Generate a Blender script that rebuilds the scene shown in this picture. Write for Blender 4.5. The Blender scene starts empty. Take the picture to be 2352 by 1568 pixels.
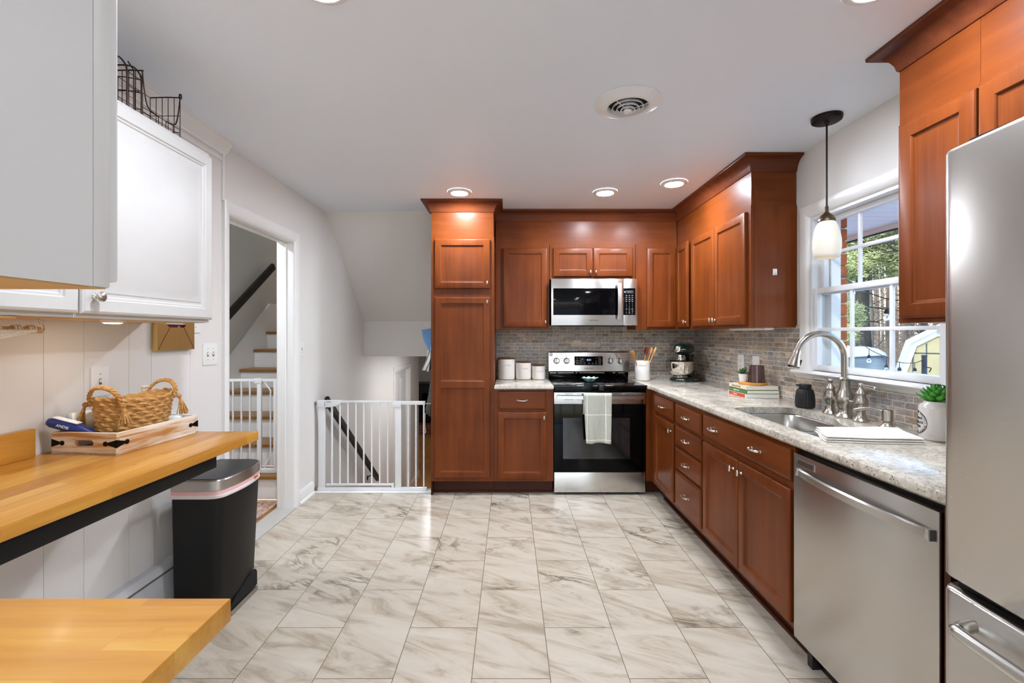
import bpy, bmesh, math, random
from mathutils import Vector, Matrix, geometry
random.seed(7)
SC = bpy.context.scene
COL = SC.collection
PI = math.pi

# ------------------------------------------------------------------ camera, sky, sun, exposure
H = 1.335                      # eye height
cd = bpy.data.cameras.new('camera')
cam = bpy.data.objects.new('camera', cd)
COL.objects.link(cam)
cam.location = (0, 0, H)
cam.rotation_euler = (PI / 2, 0, 0)
cd.sensor_width = 36
cd.lens = 1040 * 36 / 2352
cd.shift_x = 6 / 2352
cd.shift_y = -17 / 2352
cd.clip_start = 0.02
SC.camera = cam

SC.view_settings.view_transform = 'Standard'
SC.view_settings.look = 'None'
SC.view_settings.gamma = 1
SC.view_settings.use_curve_mapping = False
SC.view_settings.exposure = 0.9

W = bpy.data.worlds.new('sky')
SC.world = W
W.use_nodes = True
wn = W.node_tree
bg = wn.nodes['Background']
sky = wn.nodes.new('ShaderNodeTexSky')
sky.sky_type = 'NISHITA'
sky.sun_disc = False
sky.sun_elevation = math.radians(38)
sky.sun_rotation = math.radians(250)
sky.air_density = 1.0
sky.dust_density = 1.5
wn.links.new(sky.outputs[0], bg.inputs[0])
bg.inputs[1].default_value = 0.50

sd = bpy.data.lights.new('sun', 'SUN')
sd.energy = 0.62
sd.angle = math.radians(1.0)
sd.color = (1.0, 0.95, 0.86)
sun = bpy.data.objects.new('sun', sd)
COL.objects.link(sun)
sun.rotation_euler = (math.radians(50), 0, math.radians(-68))   # shines over the house onto the trees
LAMP = 330.0          # ceiling lamp strength

cy = SC.cycles
cy.max_bounces = 8
cy.diffuse_bounces = 4
cy.glossy_bounces = 4
cy.transmission_bounces = 8
cy.transparent_max_bounces = 12
cy.sample_clamp_indirect = 6
cy.caustics_reflective = False
cy.caustics_refractive = False
cy.use_denoising = True
cy.use_adaptive_sampling = True
cy.adaptive_threshold = 0.03

# ------------------------------------------------------------------ helpers: colour and material
def S(h, a=1.0):
    h = h.lstrip('#')
    out = []
    for i in (0, 2, 4):
        c = int(h[i:i + 2], 16) / 255
        out.append(c / 12.92 if c <= .04045 else ((c + .055) / 1.055) ** 2.4)
    return (*out, a)

class NT:
    """small wrapper around a material's node tree"""
    def __init__(self, name):
        self.m = bpy.data.materials.new(name)
        self.m.use_nodes = True
        self.t = self.m.node_tree
        self.b = self.t.nodes['Principled BSDF']
        self.out = self.t.nodes['Material Output']
    def n(self, kind, props=None, **ins):
        nd = self.t.nodes.new(kind)
        for k, v in (props or {}).items():
            setattr(nd, k, v)
        for k, v in ins.items():
            k = k.replace('_', ' ')
            self.put(nd.inputs[k] if k in nd.inputs else nd.inputs[int(k[1:])], v)
        return nd
    def put(self, sock, v):
        if isinstance(v, bpy.types.NodeSocket):
            self.t.links.new(v, sock)
        else:
            sock.default_value = v
    def set(self, **ins):
        for k, v in ins.items():
            self.put(self.b.inputs[k.replace('_', ' ')], v)
        return self
    def coord(self, kind='Object'):
        return self.t.nodes.new('ShaderNodeTexCoord').outputs[kind]
    def math(self, op, a, b=0.0, c=None, clamp=False):
        nd = self.t.nodes.new('ShaderNodeMath')
        nd.operation = op
        nd.use_clamp = clamp
        self.put(nd.inputs[0], a)
        self.put(nd.inputs[1], b)
        if c is not None:
            self.put(nd.inputs[2], c)
        return nd.outputs[0]
    def map(self, vec, scale=(1, 1, 1), loc=(0, 0, 0), rot=(0, 0, 0)):
        nd = self.t.nodes.new('ShaderNodeMapping')
        self.put(nd.inputs[0], vec)
        nd.inputs[1].default_value = loc
        nd.inputs[2].default_value = rot
        nd.inputs[3].default_value = scale
        return nd.outputs[0]
    def noise(self, vec, scale, detail=4, rough=.5, dist=0.0, out='Fac'):
        nd = self.n('ShaderNodeTexNoise', None, Scale=scale, Detail=detail, Roughness=rough, Distortion=dist)
        self.put(nd.inputs['Vector'], vec)
        return nd.outputs[out]
    def ramp(self, fac, stops, interp='LINEAR'):
        nd = self.t.nodes.new('ShaderNodeValToRGB')
        self.put(nd.inputs[0], fac)
        cr = nd.color_ramp
        cr.interpolation = interp
        while len(cr.elements) < len(stops):
            cr.elements.new(.5)
        for e, (p, c) in zip(cr.elements, stops):
            e.position = p
            e.color = c if len(c) == 4 else (*c, 1)
        return nd.outputs[0]
    def mix(self, fac, a, b, mode='MIX'):
        nd = self.t.nodes.new('ShaderNodeMix')
        nd.data_type = 'RGBA'
        nd.blend_type = mode
        self.put(nd.inputs[0], fac)
        self.put(nd.inputs[6], a)
        self.put(nd.inputs[7], b)
        return nd.outputs[2]
    def bump(self, height, strength=.2, dist=.01):
        nd = self.n('ShaderNodeBump', None, Strength=strength, Distance=dist, Height=height)
        self.put(self.b.inputs['Normal'], nd.outputs[0])
        return self
    def sep(self, vec):
        nd = self.t.nodes.new('ShaderNodeSeparateXYZ')
        self.put(nd.inputs[0], vec)
        return nd.outputs
    def comb(self, x, y, z):
        nd = self.t.nodes.new('ShaderNodeCombineXYZ')
        for i, v in enumerate((x, y, z)):
            self.put(nd.inputs[i], v)
        return nd.outputs[0]

G = {}
def flat(name, col, rough=.5, metal=0.0, var=.06, scale=9.0, coat=0.0, **extra):
    """plain surface with faint mottling"""
    k = NT(name)
    c = S(col) if isinstance(col, str) else col
    f = k.noise(k.coord(), scale, 3)
    lo = tuple(x * (1 - var) for x in c[:3]) + (1,)
    hi = tuple(min(1, x * (1 + var)) for x in c[:3]) + (1,)
    k.set(Base_Color=k.ramp(f, [(.3, lo), (.7, hi)]), Roughness=rough, Metallic=metal)
    if coat:
        k.set(Coat_Weight=coat, Coat_Roughness=.12)
    k.set(**extra)
    G[name] = k.m
    return k

def emis(name, col, strength):
    k = NT(name)
    k.set(Base_Color=(.02, .02, .025, 1) if name.startswith('display') else (.8, .8, .8, 1), Emission_Color=S(col), Emission_Strength=strength)
    G[name] = k.m

def wood(name, stops, axis=2, rough=.36, coat=.16, fine=1.0, bump=.03):
    k = NT(name)
    v = k.coord()
    sc = [14 * fine, 14 * fine, 14 * fine]
    sc[axis] = .9 * fine
    a = k.noise(k.map(v, sc), 1.4, 5, .55, .35)
    sc2 = [70 * fine] * 3
    sc2[axis] = 2.0 * fine
    b = k.noise(k.map(v, sc2), 2.0, 3, .6)
    c = k.noise(v, 2.6, 3, .5)
    f = k.math('MULTIPLY_ADD', a, .46, k.math('MULTIPLY_ADD', b, .14, k.math('MULTIPLY', c, .46)))
    k.set(Base_Color=k.ramp(f, stops), Roughness=rough, Coat_Weight=coat * .25, Coat_Roughness=.2, Specular_IOR_Level=.2)
    k.bump(b, bump, .004)
    G[name] = k.m
    return k

# painted surfaces
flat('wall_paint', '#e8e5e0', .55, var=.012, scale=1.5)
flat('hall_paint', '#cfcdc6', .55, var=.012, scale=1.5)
flat('panel_paint', '#e6e2dd', .42, var=.012, scale=1.5)
flat('ceiling_paint', '#f0f6ff', .5, var=.01, scale=1.2)
flat('trim_white', '#efeeeb', .35, var=.01)
flat('cabinet_white', '#cbc9c5', .45, var=.012)
flat('vinyl_white', '#eff0f1', .3, var=.01)
flat('gate_white', '#e4e5e6', .3, var=.01)
flat('plate_white', '#ecebe8', .3, var=.01)
# woods
CH = [(.25, S('#4d2109')), (.43, S('#602c0d')), (.56, S('#6e3511')), (.78, S('#7f421a'))]
wood('cherry', CH, 2)
wood('cherry_flat', CH, 0)
wood('cherry_flat_y', CH, 1)
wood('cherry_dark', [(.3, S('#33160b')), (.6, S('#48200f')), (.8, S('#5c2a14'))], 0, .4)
wood('crown_wood', [(.28, S('#45200f')), (.5, S('#62301a')), (.75, S('#7c401f'))], 0, .33)
wood('oak_tread', [(.3, S('#6d4a26')), (.5, S('#8a6234')), (.75, S('#a67c48'))], 0, .35)
wood('raw_maple', [(.3, S('#c79a5e')), (.7, S('#dab57c'))], 1, .5, .1)
for nm_, ax_ in (('tray_wood', 1), ('tray_wood_x', 0)):
    wood(nm_, [(.36, S('#a06d3c')), (.46, S('#b58350')), (.50, S('#cbb192')), (.58, S('#e2dbd0')), (.66, S('#c6a681')), (.74, S('#a87a4c'))], ax_, .75, 0, 2.2, .2)
wood('walnut_lid', [(.3, S('#4a2b18')), (.7, S('#7a4b2a'))], 0, .45)
wood('spoon_wood', [(.3, S('#b0713a')), (.7, S('#d09a5e'))], 2, .5, .1)
wood('spatula_wood', [(.3, S('#5a2a18')), (.7, S('#7a3b22'))], 2, .5, .1)
wood('hall_floor_wood', [(.3, S('#b06f33')), (.5, S('#c98a48')), (.75, S('#dca565'))], 1, .35)
wood('slice_wood', [(.3, S('#a56a2e')), (.7, S('#d49a55'))], 0, .5, .1)
wood('black_wood', [(.3, S('#0c0b0a')), (.7, S('#1c1a17'))], 1, .5, .1)
wood('rail_black', [(.3, S('#17120e')), (.7, S('#2b231b'))], 1, .35, .3)
wood('pine_bark', [(.3, S('#24231f')), (.6, S('#3b3935')), (.8, S('#524f49'))], 2, .9, 0, .6, .6)
wood('grey_bark', [(.3, S('#5a5045')), (.6, S('#80756a')), (.8, S('#a39a8e'))], 2, .9, 0, .8, .5)
# metals
def steel(name, col, rough, axis=2, amp=.008, rnoise=.012):
    k = NT(name)
    v = k.coord()
    sc = [420, 420, 420]
    sc[axis] = 2
    f = k.noise(k.map(v, sc), 1.0, 3, .7)
    c = S(col)
    k.set(Base_Color=k.ramp(f, [(.25, tuple(x * (1 - amp) for x in c[:3])), (.75, tuple(min(1, x * (1 + amp)) for x in c[:3]))]),
          Metallic=1.0, Roughness=k.math('MULTIPLY_ADD', f, rnoise, rough - rnoise / 2), Anisotropic=.75 if name.startswith('stainless') else .3, Anisotropic_Rotation=.25 if name.startswith('stainless') else 0.0)
    G[name] = k.m
steel('stainless', '#c4c0ba', .27, 1)
steel('stainless_side', '#b9b4ad', .30, 1)
steel('stainless_x', '#cac7c2', .24, 0)
steel('sink_steel', '#b9b6b0', .28, 1)
steel('nickel', '#b8b2a8', .25, 2, .05)
steel('chrome', '#dedcd8', .07, 2, .02, .02)
steel('mixer_bowl', '#d9d4cb', .06, 2, .02, .02)
steel('gold', '#e3bd78', .38, 2, .06)
steel('bronze', '#6a5a4a', .35, 2, .05)
steel('dark_bronze', '#2e2927', .45, 2, .05)
steel('black_iron', '#24211f', .5, 2, .05)
steel('rust_wire', '#4a3a30', .5, 2, .2)
flat('knob_nickel', '#d6d0c4', .22, .95, .03, 30)
# plastics, glass, ceramic
flat('black_gloss', '#050506', .06, 0, .02, Specular_IOR_Level=.12)
flat('cooktop_glass', '#060607', .05, 0, .02, Specular_IOR_Level=.5)
flat('black_satin', '#141413', .38, 0, .05)
flat('bin_black', '#131210', .5, 0, .05, Specular_IOR_Level=.3)
flat('lid_black', '#2d2d2c', .42, 0, .05)
flat('dark_void', '#050505', .8, 0, .02)
flat('ceramic', '#e3dfd8', .22, 0, .015, coat=.4)
flat('mixer_green', '#091d17', .14, 0, .03, coat=.8)
flat('letter_grey', '#77736c', .6)
flat('letter_dark', '#1b1a1a', .6)
flat('letter_white', '#eceae4', .5)
flat('soap_black', '#161616', .5, 0, .08)
flat('teal_glaze', '#8fc3c0', .18, 0, .25, 40, coat=.5)
flat('navy', '#1d2b6b', .38, 0, .06)
flat('bag_pink', '#e8b9b6', .5, 0, .05)
flat('bag_white', '#ecdedb', .5, 0, .05)
flat('orange_tag', '#d2632c', .5)
flat('rope', '#e6dcc7', .9, 0, .12, 200)
flat('paper', '#e8e4da', .8, 0, .05, 60)
flat('book_cream', '#e2d3b5', .5)
flat('book_green', '#4c7a3a', .5)
flat('book_red', '#c4461f', .5)
flat('maroon', '#5b141b', .4)
flat('pump_cream', '#e6d9bf', .35)
flat('wipes_white', '#e6e9e6', .4)
flat('pot_white', '#e9e6e0', .5)
flat('leaf_green', '#3f8f2a', .42, 0, .35, 30)
flat('leaf_dark', '#3d5f2b', .5, 0, .35, 30)
flat('brick_orange', '#b0643c', .9, 0, .25, 14)
flat('threshold_paint', '#b4b0a9', .45)
flat('heater_white', '#d7d8da', .4)
flat('blue_cloth', '#6b93c4', .9, 0, .12, 60)
flat('grey_cloth', '#5c5a55', .95, 0, .15, 60)
flat('snow', '#a9afb9', .85, 0, .03, 3)
flat('soffit_white', '#f6f7f7', .5, 0, .01)
flat('shed_yellow', '#a09a76', .8, 0, .05, 8)
flat('tarp', '#5f6c72', .6, 0, .5, 2.2)  # heavy mottling paints dappled sunlight into the tarp colour
flat('cable_black', '#15171a', .5)
flat('post_dark', '#39424a', .7, 0, .3, 20)
flat('twigs', '#7d6c58', .95, 0, .25, 5)
flat('needles', '#98a270', .8, 0, .4, 1.6)
flat('needles_blue', '#7d9a86', .8, 0, .4, 1.6)
flat('shelf_black', '#0f0f10', .5)
emis('lamp_glow', '#ecf3ff', LAMP)
emis('lamp_glow_low', '#f4f4f8', LAMP * .30)
emis('puck_glow', '#ffefd6', 30)
emis('display_blue', '#a9c8ff', 1.0)
emis('display_white', '#dfe6f5', .28)

# glass
def glass(name, col='#ffffff', rough=0.0, ior=1.45, alpha=None):
    k = NT(name)
    if alpha is None:
        k.set(Base_Color=S(col), Roughness=rough, IOR=ior, Transmission_Weight=1.0)
    G[name] = k.m
    return k
def pane(name, tint=(.97, .985, .98, 1)):
    k = NT(name)
    tr = k.n('ShaderNodeBsdfTransparent', None, Color=tint)
    gl = k.n('ShaderNodeBsdfGlossy', None, Roughness=.02)
    fr = k.n('ShaderNodeLayerWeight', None, Blend=.5)
    mx = k.t.nodes.new('ShaderNodeMixShader')
    k.put(mx.inputs[0], k.math('MULTIPLY_ADD', k.math('POWER', fr.outputs['Facing'], 5), .5, .02))
    k.put(mx.inputs[1], tr.outputs[0])
    k.put(mx.inputs[2], gl.outputs[0])
    k.t.links.new(mx.outputs[0], k.out.inputs[0])
    G[name] = k.m
pane('window_glass')
pane('clear_plastic', (.9, .9, .89, 1))
glass('bulb_glass', '#f4f4f0', .02)
k = NT('frosted_shade')
k.set(Base_Color=S('#f4efe4'), Roughness=.55, Transmission_Weight=.25, Subsurface_Weight=.0)
fz = k.noise(k.coord(), 60, 3)
lz = k.sep(k.coord())[2]
k.set(Emission_Color=S('#fff1d8'), Emission_Strength=k.math('MULTIPLY_ADD', fz, .05, .02))
G['frosted_shade'] = k.m
k = NT('amber_glass')
f = k.sep(k.coord())
k.set(Base_Color=S('#4a2f2a'), Roughness=.12, Coat_Weight=.8)
G['amber_glass'] = k.m
flat('wax', '#7a5446', .5, 0, .05)

# marble-look tile floor, 12 x 24 in, half bond
k = NT('floor_tile')
s = k.sep(k.coord())
uv = k.comb(k.math('ADD', s[1], -2.06), k.math('ADD', s[0], .1462), 0)
br = k.n('ShaderNodeTexBrick', {'offset': .5, 'offset_frequency': 2}, Vector=uv, Color1=(0, 0, 0, 1), Color2=(1, 1, 1, 1), Mortar=(0, 0, 0, 1),
         Scale=1.0, Mortar_Size=.0017, Mortar_Smooth=.1, Bias=0.0, Brick_Width=.61, Row_Height=.3052)
rnd = k.sep(br.outputs['Color'])[0]
off = k.comb(k.math('MULTIPLY', rnd, 17.3), k.math('MULTIPLY', rnd, 31.7), k.math('MULTIPLY', rnd, 7.1))
va = k.n('ShaderNodeVectorMath', {'operation': 'ADD'}, i0=k.coord(), i1=off).outputs[0]
vr = k.map(k.map(va, rot=(0, 0, .5)), (1.0, 2.6, 1))
n1 = k.noise(vr, 1.7, 8, .6, .9)
vein = k.math('SUBTRACT', 1.0, k.math('MULTIPLY', k.math('ABSOLUTE', k.math('SUBTRACT', n1, .5)), 26), clamp=True)
n2 = k.noise(va, 2.3, 3, .5)
mask = k.ramp(n2, [(.53, (0, 0, 0)), (.66, (1, 1, 1))])
n3 = k.noise(k.map(k.map(va, rot=(0, 0, .42)), (1.2, 4.6, 1), (3, 1, 0)), 2.2, 8, .66, .9)
cloud = k.ramp(n3, [(.27, S('#a39682')), (.38, S('#c5baaa')), (.47, S('#dad1c4')), (.58, S('#e3dcd1')), (.75, S('#e9e4db'))])
n4 = k.noise(vr, 3.4, 8, .7, .6)
pat = k.math('MULTIPLY', k.ramp(n4, [(.56, (0, 0, 0)), (.70, (1, 1, 1))]), k.math('MULTIPLY', mask, .9))
c1 = k.mix(pat, cloud, S('#8d8069'))
c2 = k.mix(k.math('MULTIPLY', vein, k.math('MULTIPLY', mask, .85)), c1, S('#6e5f49'))
c3 = k.mix(1.0, k.mix(br.outputs['Fac'], c2, S('#857b6b')), (.68, .645, .588, 1), 'MULTIPLY')
k.set(Base_Color=c3, Roughness=k.math('MULTIPLY_ADD', n3, .12, .16), Specular_IOR_Level=.45)
k.bump(k.math('SUBTRACT', 1.0, br.outputs['Fac']), .25, .002)
G['floor_tile'] = k.m

# split-face slate mosaic; u along the wall, v up
def slate(name, axis, seed):
    k = NT(name)
    s = k.sep(k.coord())
    uv = k.comb(k.math('ADD', s[axis], seed), s[2], 0)
    wob = k.noise(k.comb(0, k.math('MULTIPLY', k.math('FLOOR', k.math('DIVIDE', s[2], .0312)), 3.7), seed), 5, 1)
    uv = k.comb(k.math('ADD', s[axis], k.math('MULTIPLY', wob, .6)), s[2], 0)
    br = k.n('ShaderNodeTexBrick', {'offset': .37, 'offset_frequency': 2, 'squash': .5, 'squash_frequency': 2}, Vector=uv, Color1=(0, 0, 0, 1),
             Color2=(1, 1, 1, 1), Mortar=(0, 0, 0, 1), Scale=1.0, Mortar_Size=.0016, Mortar_Smooth=.15, Bias=0.0, Brick_Width=.135, Row_Height=.0312)
    r = k.sep(br.outputs['Color'])[0]
    base = k.ramp(r, [(.0, S('#96928c')), (.16, S('#b5ada3')), (.32, S('#a3a4a8')), (.48, S('#c4bbaf')), (.62, S('#8d847a')), (.76, S('#adb0b5')), (.88, S('#a99681')), (1.0, S('#cdc6ba'))])
    off = k.comb(k.math('MULTIPLY', r, 9), 0, k.math('MULTIPLY', r, 5))
    va = k.n('ShaderNodeVectorMath', {'operation': 'ADD'}, i0=k.coord(), i1=off).outputs[0]
    st = k.noise(k.map(va, (22, 22, 55), (0, 0, 0), (.5, .5, 0)), 1.6, 6, .65, .8)
    c = k.mix(.75, base, k.ramp(st, [(.28, S('#4f4b46')), (.46, S('#8d877e')), (.58, S('#a8a197')), (.72, S('#ece4d8'))]), 'OVERLAY')
    c = k.mix(1.0, k.mix(br.outputs['Fac'], c, S('#cbc3b6')), (1.3, 1.3, 1.32, 1), 'MULTIPLY')
    k.set(Base_Color=c, Roughness=.5)
    k.bump(k.math('MULTIPLY_ADD', k.math('SUBTRACT', 1.0, br.outputs['Fac']), 1.0, k.math('MULTIPLY', st, .45)), .5, .004)
    G[name] = k.m
slate('slate_x', 0, 2.0)
slate('slate_y', 1, 5.0)

# speckled light granite
k = NT('granite')
v = k.coord()
a = k.noise(v, 9, 5, .6)
b = k.noise(v, 55, 4, .65)
base = k.ramp(k.math('MULTIPLY_ADD', a, .5, k.math('MULTIPLY', b, .5)), [(.34, S('#938a7c')), (.46, S('#bab1a2')), (.56, S('#d2cabc')), (.72, S('#dfd9cd'))])
sp = k.noise(k.map(v, (1, 1, 1), (4, 2, 0)), 170, 2, .5)
clus = k.noise(v, 14, 3, .5)
dark = k.math('MULTIPLY', k.ramp(sp, [(.63, (0, 0, 0)), (.67, (1, 1, 1))]), k.ramp(clus, [(.45, (.12, .12, .12)), (.58, (1, 1, 1))]))
gs = k.noise(k.map(v, (1, 1, 1), (9, 5, 0)), 75, 3, .5)
grey = k.math('MULTIPLY', k.ramp(gs, [(.60, (0, 0, 0)), (.66, (1, 1, 1))]), .55)
c = k.mix(grey, base, S('#8b8378'))
c = k.mix(dark, c, S('#2b2623'))
k.set(Base_Color=k.mix(1.0, c, (.95, .95, .94, 1), 'MULTIPLY'), Roughness=.16)
G['granite'] = k.m

# butcher block: staves along an axis
def block(name, axis, w=.042, ln=.62):
    k = NT(name)
    s = k.sep(k.coord())
    o = 1 - axis
    row = k.math('FLOOR', k.math('DIVIDE', s[o], w))
    jig = k.noise(k.comb(k.math('MULTIPLY', row, 5.3), 1.7, 0), 4, 1)
    zrow = k.math('FLOOR', k.math('DIVIDE', k.math('ADD', s[2], -.001), 9.0))
    uv = k.comb(k.math('ADD', s[axis], k.math('MULTIPLY', jig, 2.0)), s[o], 0)
    br = k.n('ShaderNodeTexBrick', {'offset': .43, 'offset_frequency': 2}, Vector=uv, Color1=(0, 0, 0, 1), Color2=(1, 1, 1, 1), Mortar=(.4, .4, .4, 1),
             Scale=1.0, Mortar_Size=.0004, Mortar_Smooth=0, Bias=0.0, Brick_Width=ln, Row_Height=w)
    r = k.sep(br.outputs['Color'])[0]
    sc = [16, 16, 16]
    sc[axis] = 1.3
    off = k.comb(k.math('MULTIPLY', r, 4), k.math('MULTIPLY', r, 6), 0)
    va = k.n('ShaderNodeVectorMath', {'operation': 'ADD'}, i0=k.coord(), i1=off).outputs[0]
    g = k.noise(k.map(va, sc), 2.4, 5, .6, .5)
    f = k.math('MULTIPLY_ADD', r, .42, k.math('MULTIPLY', g, .58))
    col = k.ramp(f, [(.2, S('#a9702f')), (.4, S('#c78b42')), (.58, S('#d79f55')), (.8, S('#e6b973'))])
    kn = k.noise(k.map(va, (5, 5, 5)), 2.0, 2)
    col = k.mix(k.ramp(kn, [(.70, (0, 0, 0)), (.78, (.6, .6, .6))]), col, S('#7d4a1c'))
    k.set(Base_Color=k.mix(1.0, col, (.82, .77, .47, 1), 'MULTIPLY'), Roughness=.32, Coat_Weight=.12, Coat_Roughness=.15)
    G[name] = k.m
block('block_y', 1)
block('block_x', 0, .05, .55)

# seagrass weave
k = NT('seagrass')
v = k.coord()
n = k.noise(k.map(v, (40, 40, 160)), 1.5, 4, .6)
k.set(Base_Color=k.ramp(n, [(.3, S('#8a5f2f')), (.5, S('#b98749')), (.7, S('#d3a769'))]), Roughness=.85)
k.bump(n, .4, .004)
G['seagrass'] = k.m

# checked tea towel
k = NT('tea_towel')
s = k.sep(k.coord())
w1 = k.math('LESS_THAN', k.math('ABSOLUTE', k.math('SUBTRACT', k.math('FRACT', k.math('DIVIDE', k.math('ADD', s[0], .052), .152)), .5)), .022)
w2 = k.math('LESS_THAN', k.math('ABSOLUTE', k.math('SUBTRACT', k.math('FRACT', k.math('DIVIDE', s[2], .205)), .31)), .016)
f = k.math('MAXIMUM', w1, w2)
n = k.noise(k.coord(), 160, 2)
k.set(Base_Color=k.mix(f, k.ramp(n, [(.3, S('#aeb0a2')), (.7, S('#c2c3b6'))]), S('#e6e5dc')), Roughness=.95)
k.bump(n, .15, .002)
G['tea_towel'] = k.m
# white hand towel with thin stripes
k = NT('striped_towel')
s = k.sep(k.coord())
f = k.math('LESS_THAN', k.math('FRACT', k.math('DIVIDE', k.math('ADD', s[1], k.math('MULTIPLY', s[0], .10)), .030)), .13)
n = k.noise(k.coord(), 120, 2)
k.set(Base_Color=k.mix(k.math('MULTIPLY', f, .6), k.ramp(n, [(.3, S('#dfdacf')), (.7, S('#efebe2'))]), S('#a9a195')), Roughness=.95)
k.bump(n, .2, .002)
G['striped_towel'] = k.m
# striped apron
k = NT('apron_stripe')
s = k.sep(k.coord())
f = k.math('LESS_THAN', k.math('FRACT', k.math('DIVIDE', k.math('ADD', s[1], k.math('MULTIPLY', s[2], .12)), .035)), .42)
k.set(Base_Color=k.mix(f, S('#e4e2dc'), S('#6f7f80')), Roughness=.95)
G['apron_stripe'] = k.m
# bricks
def bricks(name, axis, c1, c2, mort):
    k = NT(name)
    s = k.sep(k.coord())
    br = k.n('ShaderNodeTexBrick', None, Vector=k.comb(s[axis], s[2], 0), Color1=S(c1), Color2=S(c2), Mortar=S(mort), Scale=1.0, Mortar_Size=.006, Brick_Width=.21, Row_Height=.072)
    k.set(Base_Color=br.outputs[0], Roughness=.9)
    k.bump(k.math('SUBTRACT', 1.0, br.outputs['Fac']), .5, .006)
    G[name] = k.m
bricks('brick_x', 0, '#b8653c', '#c98454', '#d6d0c6')
bricks('brick_y', 1, '#b8653c', '#c98454', '#d6d0c6')
bricks('hearth_brick', 0, '#8a4a38', '#9c5c48', '#b4a99c')
# patterned rug
k = NT('rug_pattern')
v = k.coord()
n = k.noise(k.map(v, (6, 6, 1)), 3, 6, .7, 1.2)
k.set(Base_Color=k.ramp(n, [(.32, S('#2c4b63')), (.42, S('#7d8f95')), (.5, S('#c98a6a')), (.6, S('#d8bfa0')), (.72, S('#8a4638'))]), Roughness=1.0)
G['rug_pattern'] = k.m
# corrugated/cladding handled by geometry
# ------------------------------------------------------------------ helpers: geometry
WM = {}
def T(x, y, z):
    return Matrix.Translation((x, y, z))
def RX(a):
    return Matrix.Rotation(a, 4, 'X')
def RY(a):
    return Matrix.Rotation(a, 4, 'Y')
def RZ(a):
    return Matrix.Rotation(a, 4, 'Z')
def rad(a):
    return math.radians(a)

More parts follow.
